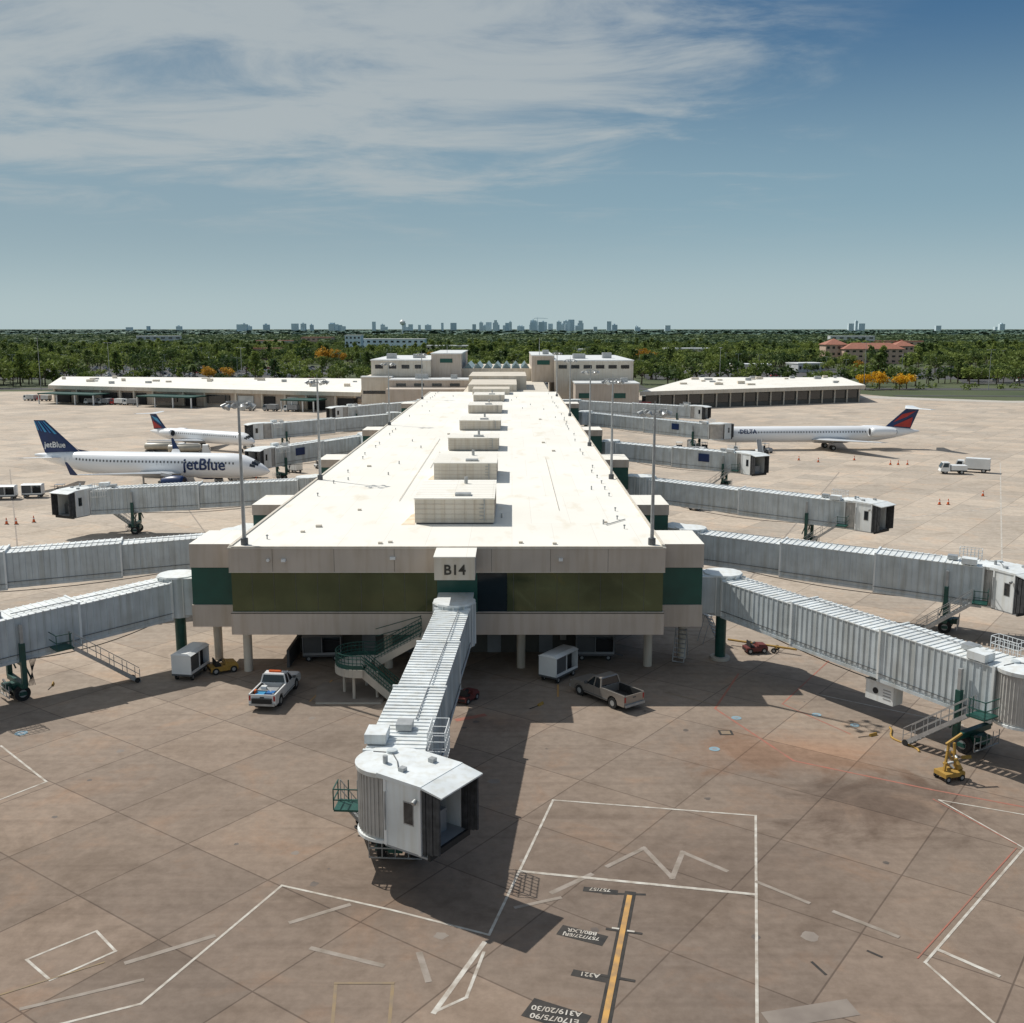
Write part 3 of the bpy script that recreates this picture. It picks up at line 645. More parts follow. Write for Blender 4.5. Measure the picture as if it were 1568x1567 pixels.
def container(x,y,rot,mt='white'):
    b=MB()
    b.box(-1.5,1.5,-.8,.8,.42,.55,'dgrey')
    b.box(-1.5,1.5,.72,.78,.56,2.0,mt);b.box(-1.5,-1.44,-.78,.72,.56,2.0,mt);b.box(1.44,1.5,-.78,.72,.56,2.0,mt)
    b.box(-.03,.03,-.76,.7,.56,1.98,mt)
    b.hexa([(-1.55,-.84,2.0),(1.55,-.84,2.0),(1.55,.84,2.0),(-1.55,.84,2.0)],[(-1.5,-.5,2.16),(1.5,-.5,2.16),(1.5,.5,2.16),(-1.5,.5,2.16)],mt)
    b.box(-1.42,-.05,-.70,-.66,.56,1.95,'dgrey');b.box(.05,1.42,-.3,-.28,.56,1.6,'dark');b.box(-1.5,1.5,-.79,-.72,.56,.75,mt)
    for xx in(-1.1,-.4,.4,1.1): b.box(xx,xx+.05,.78,.80,.58,1.98,'galv')
    for a in(-1.05,1.05):
        for s_ in(-1,1): b.wheel((a,s_*.62,.24),.24,.14)
    b.beam((1.5,0,.4),(2.3,0,.2),.08,.08,'dgrey')
    return local("baggage_container_cart",b,x,y,rot)
container(3.5,75.6,55);container(-24.4,76.2,80)
container(-15.1,80.2,5,'grey');container(6.6,80.4,0,'grey')
def tug(x,y,rot,mt='white',sc=1):
    b=MB()
    b.box(-1.3,1.3,-.7,.7,.3,.75,mt);b.hexa([(.1,-.68,.75),(1.28,-.68,.75),(1.28,.68,.75),(.1,.68,.75)],[(.2,-.6,1.1),(1.15,-.55,1.0),(1.15,.55,1.0),(.2,.6,1.1)],mt)
    b.box(-.75,-.3,-.6,.6,.75,.95,'rubber');b.box(-.85,-.76,-.6,.6,.75,1.4,'rubber');b.box(-1.31,-1.2,-.6,.6,.35,.6,'rubber')
    b.cyl((.0,-.2,1.0),(-.25,-.2,1.25),.03,.03,'rubber',6);b.cyl((-.26,-.2,1.2),(-.30,-.2,1.28),.2,.2,'rubber',12)
    for a in(-.85,.85):
        for s_ in(-1,1): b.wheel((a,s_*.62,.34),.34,.2)
    if sc==1:
        for a,c in((-.95,.6),(-.95,-.6),(.2,.6),(.2,-.6)): b.beam((a,c,.75),(a,c,1.9),.05,.05,'dgrey')
        b.box(-1.05,.35,-.68,.68,1.9,1.96,mt)
    return local("baggage_tractor",b,x,y,rot,0,sc)
tug(-22.2,77.0,30,'yellow',.8);tug(-3.2,70.6,60,'dred',.7);tug(19.8,81.9,10,'dred',.7);tug(-70.5,162,5,'grey')
def towbar(x0,y0,x1,y1):
    b=MB();b.cyl((x0,y0,.45),(x1,y1,.45),.09,.09,'yellow',8)
    d=Vector((x1-x0,y1-y0,0)).normalized();n=Vector((-d.y,d.x,0))
    for t in(.3,.7):
        c=Vector((x0,y0,0)).lerp(Vector((x1,y1,0)),t)
        b.beam(c+n*.5+Vector((0,0,.25)),c-n*.5+Vector((0,0,.25)),.06,.06,'yellow')
        for s_ in(-1,1): b.wheel(c+n*.5*s_+Vector((0,0,.22)),.22,.1,n)
    b.make("aircraft_tow_bar")
towbar(18,84,23,81.2)
def ladder(x,y,rot):
    b=MB()
    for s_ in(-.45,.45):
        b.beam((-.9,s_,.1),(.2,s_,2.4),.06,.06,'galv');b.beam((.9,s_,.1),(.2,s_,2.4),.05,.05,'galv');b.beam((.2,s_,2.4),(.2,s_,3.1),.05,.05,'galv')
    for k in range(7): b.beam((-.9+1.1*k/7,-.45,.1+2.3*k/7),(-.9+1.1*k/7,.45,.1+2.3*k/7),.18,.04,'galv')
    b.box(.0,.5,-.45,.45,2.38,2.43,'galv')
    local("maintenance_step_ladder",b,x,y,rot)
ladder(13.4,80,70);ladder(16.6,84.6,200)
def hoist(x,y,rot):
    b=MB();b.box(-.7,.7,-.5,.5,.3,.55,'yellow')
    for a in(-.5,.5):
        for c in(-.45,.45): b.wheel((a,c,.2),.2,.12)
    b.beam((-.4,0,.5),(-.2,0,2.2),.12,.12,'yellow');b.beam((.4,0,.5),(.2,0,2.2),.12,.12,'yellow');b.beam((-.4,0,2.2),(.7,0,2.7),.12,.12,'yellow');b.beam((.5,0,.6),(-.3,0,1.8),.08,.08,'yellow')
    for k in range(9):
        a=k*.9;b.cyl((math.cos(a)*.35,math.sin(a)*.35,.6+.12*k),(math.cos(a+.9)*.35,math.sin(a+.9)*.35,.72+.12*k),.09,.09,'yellow' if k%2 else 'galv',8)
    b.cyl((.6,-.2,.55),(.6,.2,.9),.18,.18,'yellow',10);local("yellow_hose_cart",b,x,y,rot)
hoist(25.6,57.6,20)
def chock(x,y,rot):
    b=MB();b.hexa([(-.3,-.1,0),(.3,-.1,0),(.3,.1,0),(-.3,.1,0)],[(-.3,-.03,.18),(.3,-.03,.18),(.3,.03,.18),(-.3,.03,.18)],'yellow');b.beam((-.3,0,.05),(-1.1,.2,.03),.03,.03,'rubber');local("wheel_chock",b,x,y,rot)
for x,y in((27.9,60.6),(23.4,64.2),(-34,74),(-6.9,50.5),(2,69.8)): chock(x,y,R.uniform(0,180))
b=MB()
P=[(-7.2+.5*math.sin(i*.9)-.12*i,49.5+.35*i+.25*math.cos(i*1.3),.05) for i in range(12)];b.tube(P,.045,'rubber',6)
P=[(24.6+.35*math.cos(i*.7)+.05*i,65.5-.4*i,.05) for i in range(11)];b.tube(P,.07,'yellow',6)
b.make("ground_power_cable")
b=MB()
b.box(-1.1,1.1,-.5,.5,.0,1.3,'bridgeroof');b.box(-1.15,1.15,-.55,.55,1.3,1.36,'bridgeroof');b.cyl((-.3,-.52,.7),(-.3,-.5,.7),.22,.22,'dark',12)
for k in range(4): b.box(.3,.9,-.52,-.5,.3+.2*k,.36+.2*k,'grey')
for a in(-.9,.9): b.beam((a,0,1.3),(a,0,2.6),.06,.06,'galv')
local("underslung_air_unit",b,24.9,66.8,-57,1.45)
def beltloader(x,y,rot):
    b=MB();b.box(-2.2,2.2,-.8,.8,.4,.8,'white')
    for a in(-1.5,1.5):
        for c in(-.8,.8): b.wheel((a,c,.38),.38,.22)
    b.beam((-3.4,0,.7),(3.4,0,2.6),.9,.22,'dgrey');b.beam((-3.4,.5,.9),(3.4,.5,2.9),.05,.05,'galv');b.beam((-3.4,-.5,.9),(3.4,-.5,2.9),.05,.05,'galv')
    b.box(.2,1.2,-.8,-.3,.8,1.6,'white');local("belt_loader",b,x,y,rot)
beltloader(-47,183,190);beltloader(52,218.5,80)
def boxtruck(x,y,rot,mt='white',body='white',L=6,H=2.6,name="service_truck"):
    b=MB();h=L/2
    b.hexa([(h-1.7,-1,.5),(h,-1,.5),(h,1,.5),(h-1.7,1,.5)],[(h-1.6,-.9,2.1),(h-.5,-.9,2.1),(h-.5,.9,2.1),(h-1.6,.9,2.1)],mt)
    b.quad((h+.0,-.82,1.2),(h+.0,.82,1.2),(h-.42,.8,2.0),(h-.42,-.8,2.0),'glassd')
    for s_ in(-1,1): b.quad((h-1.4,s_*1.0,1.25),(h-.4,s_*1.0,1.25),(h-.65,s_*.94,1.95),(h-1.4,s_*.94,1.95),'glassd')
    b.box(-h,h-1.9,-1.05,1.05,.75,H,body);b.box(-h,h-.2,-.6,.6,.45,.72,'dgrey')
    b.box(-h-.1,-h,-1,1,.4,.6,'dgrey')
    for a in(-h+.9,h-.9):
        for c in(-.85,.85): b.wheel((a,c,.42),.42,.26)
    return local(name,b,x,y,rot)
def tanker(x,y,rot):
    b=MB();h=4.2
    b.hexa([(h-1.7,-1.1,.5),(h,-1.1,.5),(h,1.1,.5),(h-1.7,1.1,.5)],[(h-1.6,-1,2.3),(h-.5,-1,2.3),(h-.5,1,2.3),(h-1.6,1,2.3)],'white')
    b.quad((h+.01,-.9,1.3),(h+.01,.9,1.3),(h-.42,.88,2.2),(h-.42,-.88,2.2),'glassd')
    rings=[]
    for x_ in(-h,-h+.2,h-2.1,h-1.9):
        e=.8 if x_ in(-h,h-1.9) else 1.
        rings.append([(x_,1.15*e*math.cos(t),1.75+.8*e*math.sin(t)) for t in[i*2*math.pi/16 for i in range(16)]])
    b.loft(rings,'cartan');b.box(-h,h-.2,-.6,.6,.55,.9,'dgrey');b.box(-h+.5,h-2.4,-.4,.4,2.5,2.62,'galv')
    for a in(-h+.8,-h+1.9,h-.9):
        for c in(-.9,.9): b.wheel((a,c,.5),.5,.3)
    local("fuel_tanker_truck",b,x,y,rot)
tanker(-72.5,218,5);tanker(-66.5,214.5,14)
boxtruck(84.5,190.5,150);boxtruck(80,188.2,170,L=4.6,H=1.6)
boxtruck(-50,335-8,180);boxtruck(42,330,10,mt='red',body='red',L=7,H=3.2,name="beverage_delivery_truck")
for x,y in((-79,157.5),(-75.2,158.6),(-71.8,160.3)): container(x-3,y+1,6,'white')
for x,y,m_ in((-176,392,'white'),(-170,390,'red'),(-146,373,'white'),(-141,372,'white'),(-136,370.5,'red'),(-131,369,'white'),(-85,345,'white'),(-77,343,'grey'),(-70,341,'white')):
    boxtruck(x,y-9,160+R.uniform(-9,9),m_,R.choice(('white','grey','offwhite')),5.2,2.2)
for x,y in((36,224),(33,212),(30,205),(54,221),(27,150),(-48,180),(-50,176.5),(-36,196),(-58,229),(41,223),(38,215)): tug(x,y,R.uniform(0,360),R.choice(('white','white','grey')))
for x,y in((28,205),(-40,190),(34,208),(39,226)): container(x,y,R.uniform(0,180))
for i,(x,y) in enumerate([(57.4,207.8),(60.4,204.7),(68.5,207.8),(73.2,200.7),(74.7,200.7),(76.5,200.7),(64,154.3),(65.3,154.3),(74.1,162.4),(-66.8,138.4),(-65.1,139.9),(-68.1,138.4),(-44,178),(-41,164),(50,214),(-50,165),(31.6,84),(33,83.4)]):
    b=MB();b.cyl((0,0,0),(0,0,.05),.3,.3,'rubber',8);b.cyl((0,0,.05),(0,0,.9),.2,.04,'orange',10);b.cyl((0,0,.45),(0,0,.62),.135,.10,'white',10);local("traffic_cone",b,x,y,0)

# ------------------------------------------------------------------ aircraft
def airliner(name,L,Rf,zc,loc,rot,kind):
    par=empty(name,loc[0],loc[1],0,rot)
    n=28
    if kind=='low':
        st=[(0,.04,-.42),(.012,.26,-.38),(.035,.5,-.28),(.065,.72,-.17),(.1,.9,-.06),(.14,.99,-.01),(.17,1,0),(.66,1,0),(.76,.9,.08),(.86,.65,.27),(.93,.42,.42),(.98,.2,.56),(1,.09,.6)]
    else:
        st=[(0,.04,-.38),(.01,.26,-.34),(.03,.52,-.25),(.055,.75,-.14),(.085,.93,-.04),(.11,1,0),(.72,1,0),(.80,.92,.05),(.88,.68,.16),(.95,.38,.26),(1,.08,.3)]
    def sect(s):
        for (a,r,z),(c,r2,z2) in zip(st,st[1:]):
            if a<=s<=c:
                t=(s-a)/(c-a);return r+(r2-r)*t,z+(z2-z)*t
    b=MB();rings=[]
    for s,r,dz in st: rings.append([(-s*L,Rf*r*math.cos(2*math.pi*i/n),zc+dz*Rf+Rf*r*math.sin(2*math.pi*i/n)) for i in range(n)])
    b.loft(rings,'plane')
    def surf(s,ang,off=.02):
        r,dz=sect(s);return Vector((-s*L,(Rf*r+off)*math.cos(ang),zc+dz*Rf+(Rf*r+off)*math.sin(ang)))
    k0=.038 if kind=='low' else .032
    for s_ in(0,1):
        for a0,a1,c0,c1 in((88,62,k0,k0+.022),(60,36,k0+.002,k0+.026),(34,16,k0+.012,k0+.032)):
            A=[math.radians(q if s_==0 else 180-q) for q in(a0,a1)]
            b.quad(surf(c0,A[0],.03),surf(c0,A[1],.03),surf(c1,A[1],.04),surf(c1,A[0],.04),'glassd')
    s=.13
    while s<(.80 if kind=='low' else .74):
        for a in(14,166):
            a=math.radians(a);A=surf(s,a,.012);B=surf(s+.24/L,a,.012);u=Vector((0,0,.34));m_=Vector((0,-.06 if math.cos(a)>0 else .06,0))
            b.quad(A,B,B+u+m_,A+u+m_,'dgrey')
        s+=.62/L
    for s0 in(.105,.83 if kind=='low' else .79,.40,.43):
        hgt=(-.5,1.35) if s0 in(.105,.83,.79) else(.1,1.0)
        for sg in(1,-1):
            r,dz=sect(s0)
            for ds in(0,.85/L):
                P=[]
                for zz in(hgt[0],(hgt[0]+hgt[1])/2,hgt[1]):
                    yy=math.sqrt(max(.1,(Rf*r)**2-min(zz,Rf*r*.95)**2))+.02;P.append(Vector((-(s0+ds)*L,sg*yy,zc+dz*Rf+zz)))
                for p,q in zip(P,P[1:]): b.beam(p,q,.04,.03,'planegrey')
    rg=[]
    for x_,sc in((-.34*L,.3),(-.37*L,.9),(-.44*L,1.),(-.52*L,.95),(-.57*L,.3)):
        rg.append([(x_,Rf*1.02*sc*math.cos(t),zc-Rf*.55+Rf*.62*sc*math.sin(t)) for t in[i*2*math.pi/16 for i in range(16)]])
    off=0 if kind=='low' else -.13*L
    rg=[[(x_+off,y_,z_) for x_,y_,z_ in q] for q in rg];b.loft(rg,'planegrey')
    o=b.make("fuselage");o.parent=par
    def foil(mb,le0,te0,le1,te1,t0,t1,mt,vert=False):
        rr=[]
        for le,te,t in((le0,te0,t0),(le1,te1,t1)):
            le=Vector(le);te=Vector(te);up=Vector((0,1,0)) if vert else Vector((0,0,1))
            rr.append([le,le.lerp(te,.12)+up*t*.42,le.lerp(te,.4)+up*t*.5,te,le.lerp(te,.4)-up*t*.5,le.lerp(te,.12)-up*t*.42])
        mb.loft(rr,mt,False)
    b=MB()
    if kind=='low':
        r0,r1,t0,t1,sp=.345,.515,.575,.605,.42*L
        for s_ in(-1,1):
            foil(b,(-r0*L,s_*Rf*.6,zc-Rf*.62),(-r1*L,s_*Rf*.6,zc-Rf*.66),(-(r0+.085)*L,s_*sp*.4,zc-Rf*.30),(-r1*L,s_*sp*.4,zc-Rf*.33),.75,.45,'planegrey')
            foil(b,(-(r0+.085)*L,s_*sp*.4,zc-Rf*.30),(-r1*L,s_*sp*.4,zc-Rf*.33),(-t0*L,s_*sp,zc+Rf*.25),(-t1*L,s_*sp,zc+Rf*.25),.45,.16,'planegrey')
            foil(b,(-t0*L,s_*sp,zc+Rf*.25),(-t1*L,s_*sp,zc+Rf*.25),(-(t0+.03)*L,s_*(sp+.5),zc+Rf*1.2),(-(t1+.01)*L,s_*(sp+.5),zc+Rf*1.2),.14,.06,'navy')
            foil(b,(-.86*L,s_*.5,zc+Rf*.45),(-.95*L,s_*.5,zc+Rf*.45),(-.945*L,s_*.165*L,zc+Rf*.75),(-.98*L,s_*.165*L,zc+Rf*.75),.3,.1,'plane')
            ex,ey,ez=-.335*L,s_*5.9,zc-Rf*1.02
            prof=[(1.6,.75),(1.75,.92),(1.3,1.12),(0,1.16),(-1.2,1.0),(-2.0,.72)]
            b.loft([[(ex+a,ey+r*math.cos(t),ez+r*math.sin(t)) for t in[i*2*math.pi/20 for i in range(20)]] for a,r in prof],'navy')
            b.cyl((ex+1.62,ey,ez),(ex+1.68,ey,ez),.78,.78,'dark',20);b.cyl((ex-2,ey,ez),(ex-2.7,ey,ez),.5,.2,'dgrey',12)
            b.beam((ex-.4,ey,ez+1.05),(ex-2.2,ey,ez+1.35),.25,.5,'planegrey')
        mt='navy'
        V=[(-.80*L,0,zc+Rf*.85),(-.955*L,0,zc+Rf*.75),(-.945*L,0,zc+7.1),(-.995*L,0,zc+7.1)]
        foil(b,V[0],V[1],V[2],V[3],.5,.2,mt,True);foil(b,(-.74*L,0,zc+Rf*.95),V[0],(-.80*L,0,zc+Rf*.9),(-.83*L,0,zc+Rf*1.5),.2,.1,mt,True)
        for j,(a,c,m_) in enumerate(((.10,.22,'cyan'),(.32,.40,'blue'),(.5,.62,'cyan'),(.70,.76,'blue'),(.84,.92,'cyan'))):
            for s_ in(-1,1):
                def q(u,v):
                    lo=Vector(V[0]).lerp(Vector(V[1]),u);hi=Vector(V[2]).lerp(Vector(V[3]),u);p=lo.lerp(hi,v);p.y=s_*.27;return p
                b.quad(q(a,.58+.03*j),q(c,.58+.03*j),q(c,.97),q(a,.97),m_)
    else:
        big=L>40;c0=.47 if big else .42
        for s_ in(-1,1):
            foil(b,(-c0*L,s_*Rf*.6,zc-Rf*.62),(-(c0+.165)*L,s_*Rf*.6,zc-Rf*.64),(-(c0+.20)*L,s_*.35*L,zc-Rf*.1),(-(c0+.24)*L,s_*.35*L,zc-Rf*.1),.65,.15,'planegrey')
            el=.115*L;ex=-.80*L if big else -.76*L;er=Rf*.58
            ey=s_*(Rf+er*.85);ez=zc+Rf*.35
            prof=[(el*.5,.72),(el*.53,.86),(el*.35,1.),(-.1*el,1.),(-el*.4,.82),(-el*.55,.6)]
            b.loft([[(ex+a,ey+er*r*math.cos(t),ez+er*r*math.sin(t)) for t in[i*2*math.pi/18 for i in range(18)]] for a,r in prof],'plane')
            b.cyl((ex+el*.505,ey,ez),(ex+el*.51,ey,ez),er*.74,er*.74,'dark',16)
            b.cyl((ex-el*.54,ey,ez),(ex-el*.58,ey,ez),er*.62,er*.5,'dgrey',16)
            b.box(ex-el*.3,ex+el*.2,*sorted((s_*Rf*.6,s_*(Rf+er*.2))),ez-.15,ez+.15,'plane')
        ht=zc+(5.4 if big else 4.3)
        V=[(-.83*L,0,zc+Rf*.75),(-.955*L,0,zc+Rf*.45),(-.93*L,0,ht),(-.995*L,0,ht)]
        foil(b,V[0],V[1],V[2],V[3],.45,.3,'navy',True)
        for s_ in(-1,1):
            def q(u,v):
                lo=Vector(V[0]).lerp(Vector(V[1]),u);hi=Vector(V[2]).lerp(Vector(V[3]),u);p=lo.lerp(hi,v);p.y=s_*(.26);return p
            b.quad(q(.25,.12),q(.95,.12),q(.85,.55),q(.8,.6),'red');b.quad(q(.1,.3),q(.5,.62),q(.8,.9),q(.12,.72),'red' if big else 'cyan')
            foil(b,(-.925*L,0,ht+.1),(-1.0*L,0,ht+.1),(-.985*L,s_*.13*L,ht+.25),(-1.02*L,s_*.13*L,ht+.25),.3,.12,'plane')
    o=b.make("wings_tail_engines");o.parent=par
    b=MB()
    gx=-.13*L;b.cyl((gx,0,zc-Rf*.8),(gx,0,.4),.1,.1,'galv',8)
    for s_ in(-.25,.25): b.wheel((gx,s_,.38),.38,.2)
    mx=(-.49 if kind=='low' else -.57)*L
    for g_ in(-1,1):
        yy=g_*(3.7 if kind=='low' else 2.5);b.cyl((mx,yy,zc-Rf*.5),(mx,yy,.5),.16,.16,'galv',8)
        for s_ in(-.4,.4): b.wheel((mx,yy+s_,.55),.55,.35)
    o=b.make("landing_gear");o.parent=par
    return par,zc,Rf,L
def wrapf(Rf,zoff):
    def w(me):
        bm=bmesh.new();bm.from_mesh(me);k=-1.
        while k<3.2:
            bmesh.ops.bisect_plane(bm,geom=bm.verts[:]+bm.edges[:]+bm.faces[:],plane_co=(0,k,0),plane_no=(0,1,0));k+=.15
        for v in bm.verts:
            z=v.co.y+zoff;y=math.sqrt(max(.05,Rf*Rf-z*z));v.co.z+=(y-Rf)
        bm.to_mesh(me);bm.free()
    return w
p1,zc,Rf,L=airliner("narrowbody_airliner",41,2.05,3.8,(-39.6,169.5),-7.5,'low')
text("fuselage_title","jetBlue",2.6,'navy',(-.17*L-3.4,-(Rf+.05),zc-.5),(math.radians(90),0,0),p1,.02,wrap=wrapf(Rf,-.5),bold=.04)
text("tail_title","jetBlue",1.35,'white',(-.905*L,-.33,zc+2.6),(math.radians(90),0,0),p1,.01,bold=.02)
p2,zc2,Rf2,L2=airliner("t_tail_airliner",46.8,1.75,3.3,(42.6,226),180+3.5,'ttail')
text("fuselage_title","DELTA",1.25,'navy',(-.155*L2-1,(Rf2+.05),zc2+.35),(math.radians(90),0,math.radians(180)),p2,.02,wrap=wrapf(Rf2,.35),bold=.02)
p3,_,_,_=airliner("regional_jet",31,1.4,2.9,(-54.2,219.5),-29,'ttail')

# ------------------------------------------------------------------ terminal
T=empty("airport_terminal_building",-5,330)
b=MB()
b.box(-47.3,-37.7,330,392,0,10.8,'beige2');b.box(-37.69,-13.1,322,392,0,10.3,'beige')
b.box(-44.8,-25.8,335,390,10.81,15.9,'beige2');b.box(-25.79,-16.2,337,385,10.3,17.9,'beige')
b.box(-16.19,6.3,342,385,9,13.2,'beige2');b.box(-13.09,10,264.1,341.9,0,9.2,'beige2')
b.box(-11,1.2,264.2,292,9.21,12.1,'beige2');b.box(-12,4,292.01,320,9.21,13.0,'beige2');b.box(-9.5,-.6,252,262,ZT+.01,ZT+1.4,'beige2')
b.box(6.31,13.5,336,385,9,17.3,'beige');b.box(13.51,38,330,392,0,15.9,'beige2');b.box(19,38,314,329.9,0,9.6,'beige')
b.box(-37.6,-14,312,321.9,0,8.2,'beige')
for x0,x1,y0,y1,z in((-47.5,-37.6,329.8,334.7,10.8),(-45,-25.9,334.8,390,15.9),(-26,-16,336.8,385,17.9),(6.2,13.45,335.8,385,17.3),(13.4,38.2,329.8,392,15.9),(18.8,38.2,313.8,329.7,9.6),(-37.75,-13,321.8,334,10.3)):
    b.box(x0,x1,y0,y1,z+.002,z+.35,'white')
b.make("terminal_walls",T)
b=MB()
b.box(-46.8,-38.2,329.93,329.98,5.7,6.7,'glassd')
for i in range(4): b.box(-43.5+i*4.2,-41+i*4.2,334.93,334.98,13.4,14.6,'glassd')
for i in range(6): b.box(14.6+i*3.9,17.2+i*3.9,329.93,329.98,13.6,14.7,'glassd')
b.box(20,23.2,313.9,313.97,5.4,6.9,'green');b.box(30.5,34,313.9,313.97,5.4,6.9,'green')
for i in range(4): b.box(-35.5+i*5.5,-32.5+i*5.5,321.92,321.97,8.5,9.4,'glassd')
b.box(-23,-19,336.92,336.97,15.2,16.5,'green');b.box(8,12,335.9,335.97,14.6,16,'green')
b.make("terminal_windows",T)
b=MB()
for i in range(7):
    x=-15.6+i*3.1
    for j in range(3):
        y=343+j*9;z=13.25
        b.add([(x,y,z),(x+2.7,y,z),(x+2.7,y+8,z),(x,y+8,z),(x+1.35,y,z+1.7),(x+1.35,y+8,z+1.7)],[(0,1,4),(2,3,5),(0,4,5,3),(1,2,5,4)],'skyl')
b.make("skylights",T)
b=MB()
for x,y,z,w,d_,h in((-41,345,16.26,3,4,1.6),(-33,352,16.26,4,3,1.3),(20,345,16.26,4,5,1.5),(30,350,16.26,3,3,1.8),(10,345,17.66,2,3,1.4),(33,318,9.96,2,2,1.3),(-30,326,10.66,4,2,1.4),(-19,326,10.66,2,2,1.2)): b.box(x,x+w,y,y+d_,z,z+h,'galv')
b.cyl((8.8,340,17.6),(8.8,340,23),.12,.06,'galv',6);b.cyl((-21,342,18.2),(-21,342,21),.08,.05,'galv',6)
b.make("terminal_roof_plant",T)
def lowwing(name,pts,front,kind):
    par=empty(name,*pts[0])
    b=MB();b.poly(pts,4.7,6,'beige2','roof')
    c=Vector((sum(p[0] for p in pts)/4,sum(p[1] for p in pts)/4))
    inn=[tuple(c+(Vector(p)-c)*.955) for p in pts];b.poly(inn,0,4.69,'beige' if kind=='l' else 'dkwall')
    b.make("roof_and_walls",par,(pts[0][0],pts[0][1],0))
    p,q=Vector((*front[0],0)),Vector((*front[1],0));d=(q-p);Ln=d.length;d.normalize();n=Vector((-d.y,d.x,0))
    if n.y>0:n=-n
    def F(v): return p+d*v.x+n*v.y+Vector((0,0,v.z))
    b=MB(F);u=3
    while u<Ln-6:
        if kind=='r':
            b.box(u,u+4.6,-3.5,-1.2,1.6,4.4,'glassd');b.cyl((u+5,-.8,0),(u+5,-.8,4.7),.25,.25,'beige2',8);u+=5.6
        else:
            w=R.choice((4,6,9));m_=R.choice(('dark','offwhite','glassd','dark'))
            b.box(u,u+w,-3.4,-1.0,.0 if m_=='dark' else 1.2,3.9,m_);b.box(u+w+.2,u+w+.8,-1.8,-.4,0,4.68,'beige2');u+=w+R.uniform(1.5,5)
    if kind=='l':
        for u,w in((12,12),(58,22),(98,24)):
            b.box(u,u+w,.4,9,3.4,3.8,'greens')
            for k in range(4): b.box(u+k*(w-.3)/3,u+k*(w-.3)/3+.3,8.4,8.8,0,3.4,'white')
    b.make("front_bays",par,(pts[0][0],pts[0][1],0))
    b=MB()
    for i in range(22):
        s=R.random();t=R.uniform(.15,.9)
        A=Vector(pts[0]).lerp(Vector(pts[-1]),s);B=Vector(pts[1]).lerp(Vector(pts[2]),s);P=A.lerp(B,t)
        w,h_=R.uniform(1,3.),R.uniform(.4,1.2);b.box(P.x,P.x+w,P.y,P.y+w*.7,6.0,6+h_,R.choice(('galv','beige2','beige2')))
    b.make("roof_vents",par,(pts[0][0],pts[0][1],0))
lowwing("baggage_hall_wing",[(-48,333),(-60,426),(-190,444),(-166,376)],((-48,333),(-166,376)),'l')
lowwing("ticketing_hall_wing",[(41,337),(75,437),(137,437),(126.5,376)],((41,337),(126.5,376)),'r')

# ------------------------------------------------------------------ background buildings
def bldg(name,x,y,w,d_,h,wall,roof,rows,cols,hip=False,rot=0):
    par=empty(name,x,y,0,rot);b=MB()
    b.box(-w/2,w/2,-d_/2,d_/2,0,h,wall)
    if hip:
        e=1.;b.add([(-w/2-e,-d_/2-e,h+.01),(w/2+e,-d_/2-e,h+.01),(w/2+e,d_/2+e,h+.01),(-w/2-e,d_/2+e,h+.01),(-w/2+d_/2,0,h+d_*.28),(w/2-d_/2,0,h+d_*.28)],[(0,1,5,4),(1,2,5),(2,3,4,5),(3,0,4),(0,3,2,1)],roof)
    else: b.box(-w/2-.3,w/2+.3,-d_/2-.3,d_/2+.3,h+.01,h+.6,roof)
    o=b.make("walls_and_roof");o.parent=par
    b=MB()
    for r in range(rows):
        z=h*(r+.35)/rows
        for c in range(cols):
            xx=-w/2+w*(c+.25)/cols;b.box(xx,xx+w*.5/cols,-d_/2-.05,-d_/2+.1,z,z+h*.38/rows,'glassd')
    o=b.make("windows");o.parent=par
bldg("office_building",-125,1090,72,25,15,'haze','white',3,12)
bldg("office_building",-158,1060,16,18,19,'haze','white',4,4)
bldg("hotel_building",268,790,44,16,11,'pink','rooft',3,9,True)
bldg("hotel_building",243,800,16,16,14,'pink','rooft',3,4,True)
bldg("hotel_building",294,800,14,16,13,'pink','rooft',3,4,True)
for x,y,w,d_,h,wa,ro in((-330,1000,30,18,8,'offwhite','white'),(-225,760,34,20,5,'offwhite','white'),(-290,1300,50,24,11,'beige2','rooft'),(140,620,22,14,5,'beige2','white'),(178,640,18,14,5,'offwhite','white'),(150,900,40,20,9,'beige2','white'),(420,1150,50,24,12,'pink','rooft'),(92,760,9,9,9,'white','white'),(-60,980,40,18,10,'beige2','white'),(330,600,20,12,5,'beige2','white'),(-260,1420,40,30,14,'pink','rooft'),(480,1500,60,30,15,'offwhite','white'),(-500,1500,60,30,15,'offwhite','white'),(60,860,24,14,9,'offwhite','white'),(-210,900,26,14,9,'pink','rooft')):
    bldg("commercial_building",x,y,w,d_,h,wa,ro,max(1,int(h/4)),6,rot=R.uniform(-20,20))
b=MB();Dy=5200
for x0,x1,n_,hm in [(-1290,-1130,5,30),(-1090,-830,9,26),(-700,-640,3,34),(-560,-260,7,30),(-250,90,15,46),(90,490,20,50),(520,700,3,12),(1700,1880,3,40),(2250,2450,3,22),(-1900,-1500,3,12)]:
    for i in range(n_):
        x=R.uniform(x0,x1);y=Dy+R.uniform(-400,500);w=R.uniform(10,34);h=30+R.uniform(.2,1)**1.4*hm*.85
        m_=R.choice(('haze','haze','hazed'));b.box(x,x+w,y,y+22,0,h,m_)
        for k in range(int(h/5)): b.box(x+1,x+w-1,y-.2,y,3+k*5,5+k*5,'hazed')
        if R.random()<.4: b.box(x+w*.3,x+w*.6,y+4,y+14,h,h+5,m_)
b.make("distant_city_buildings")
b=MB()
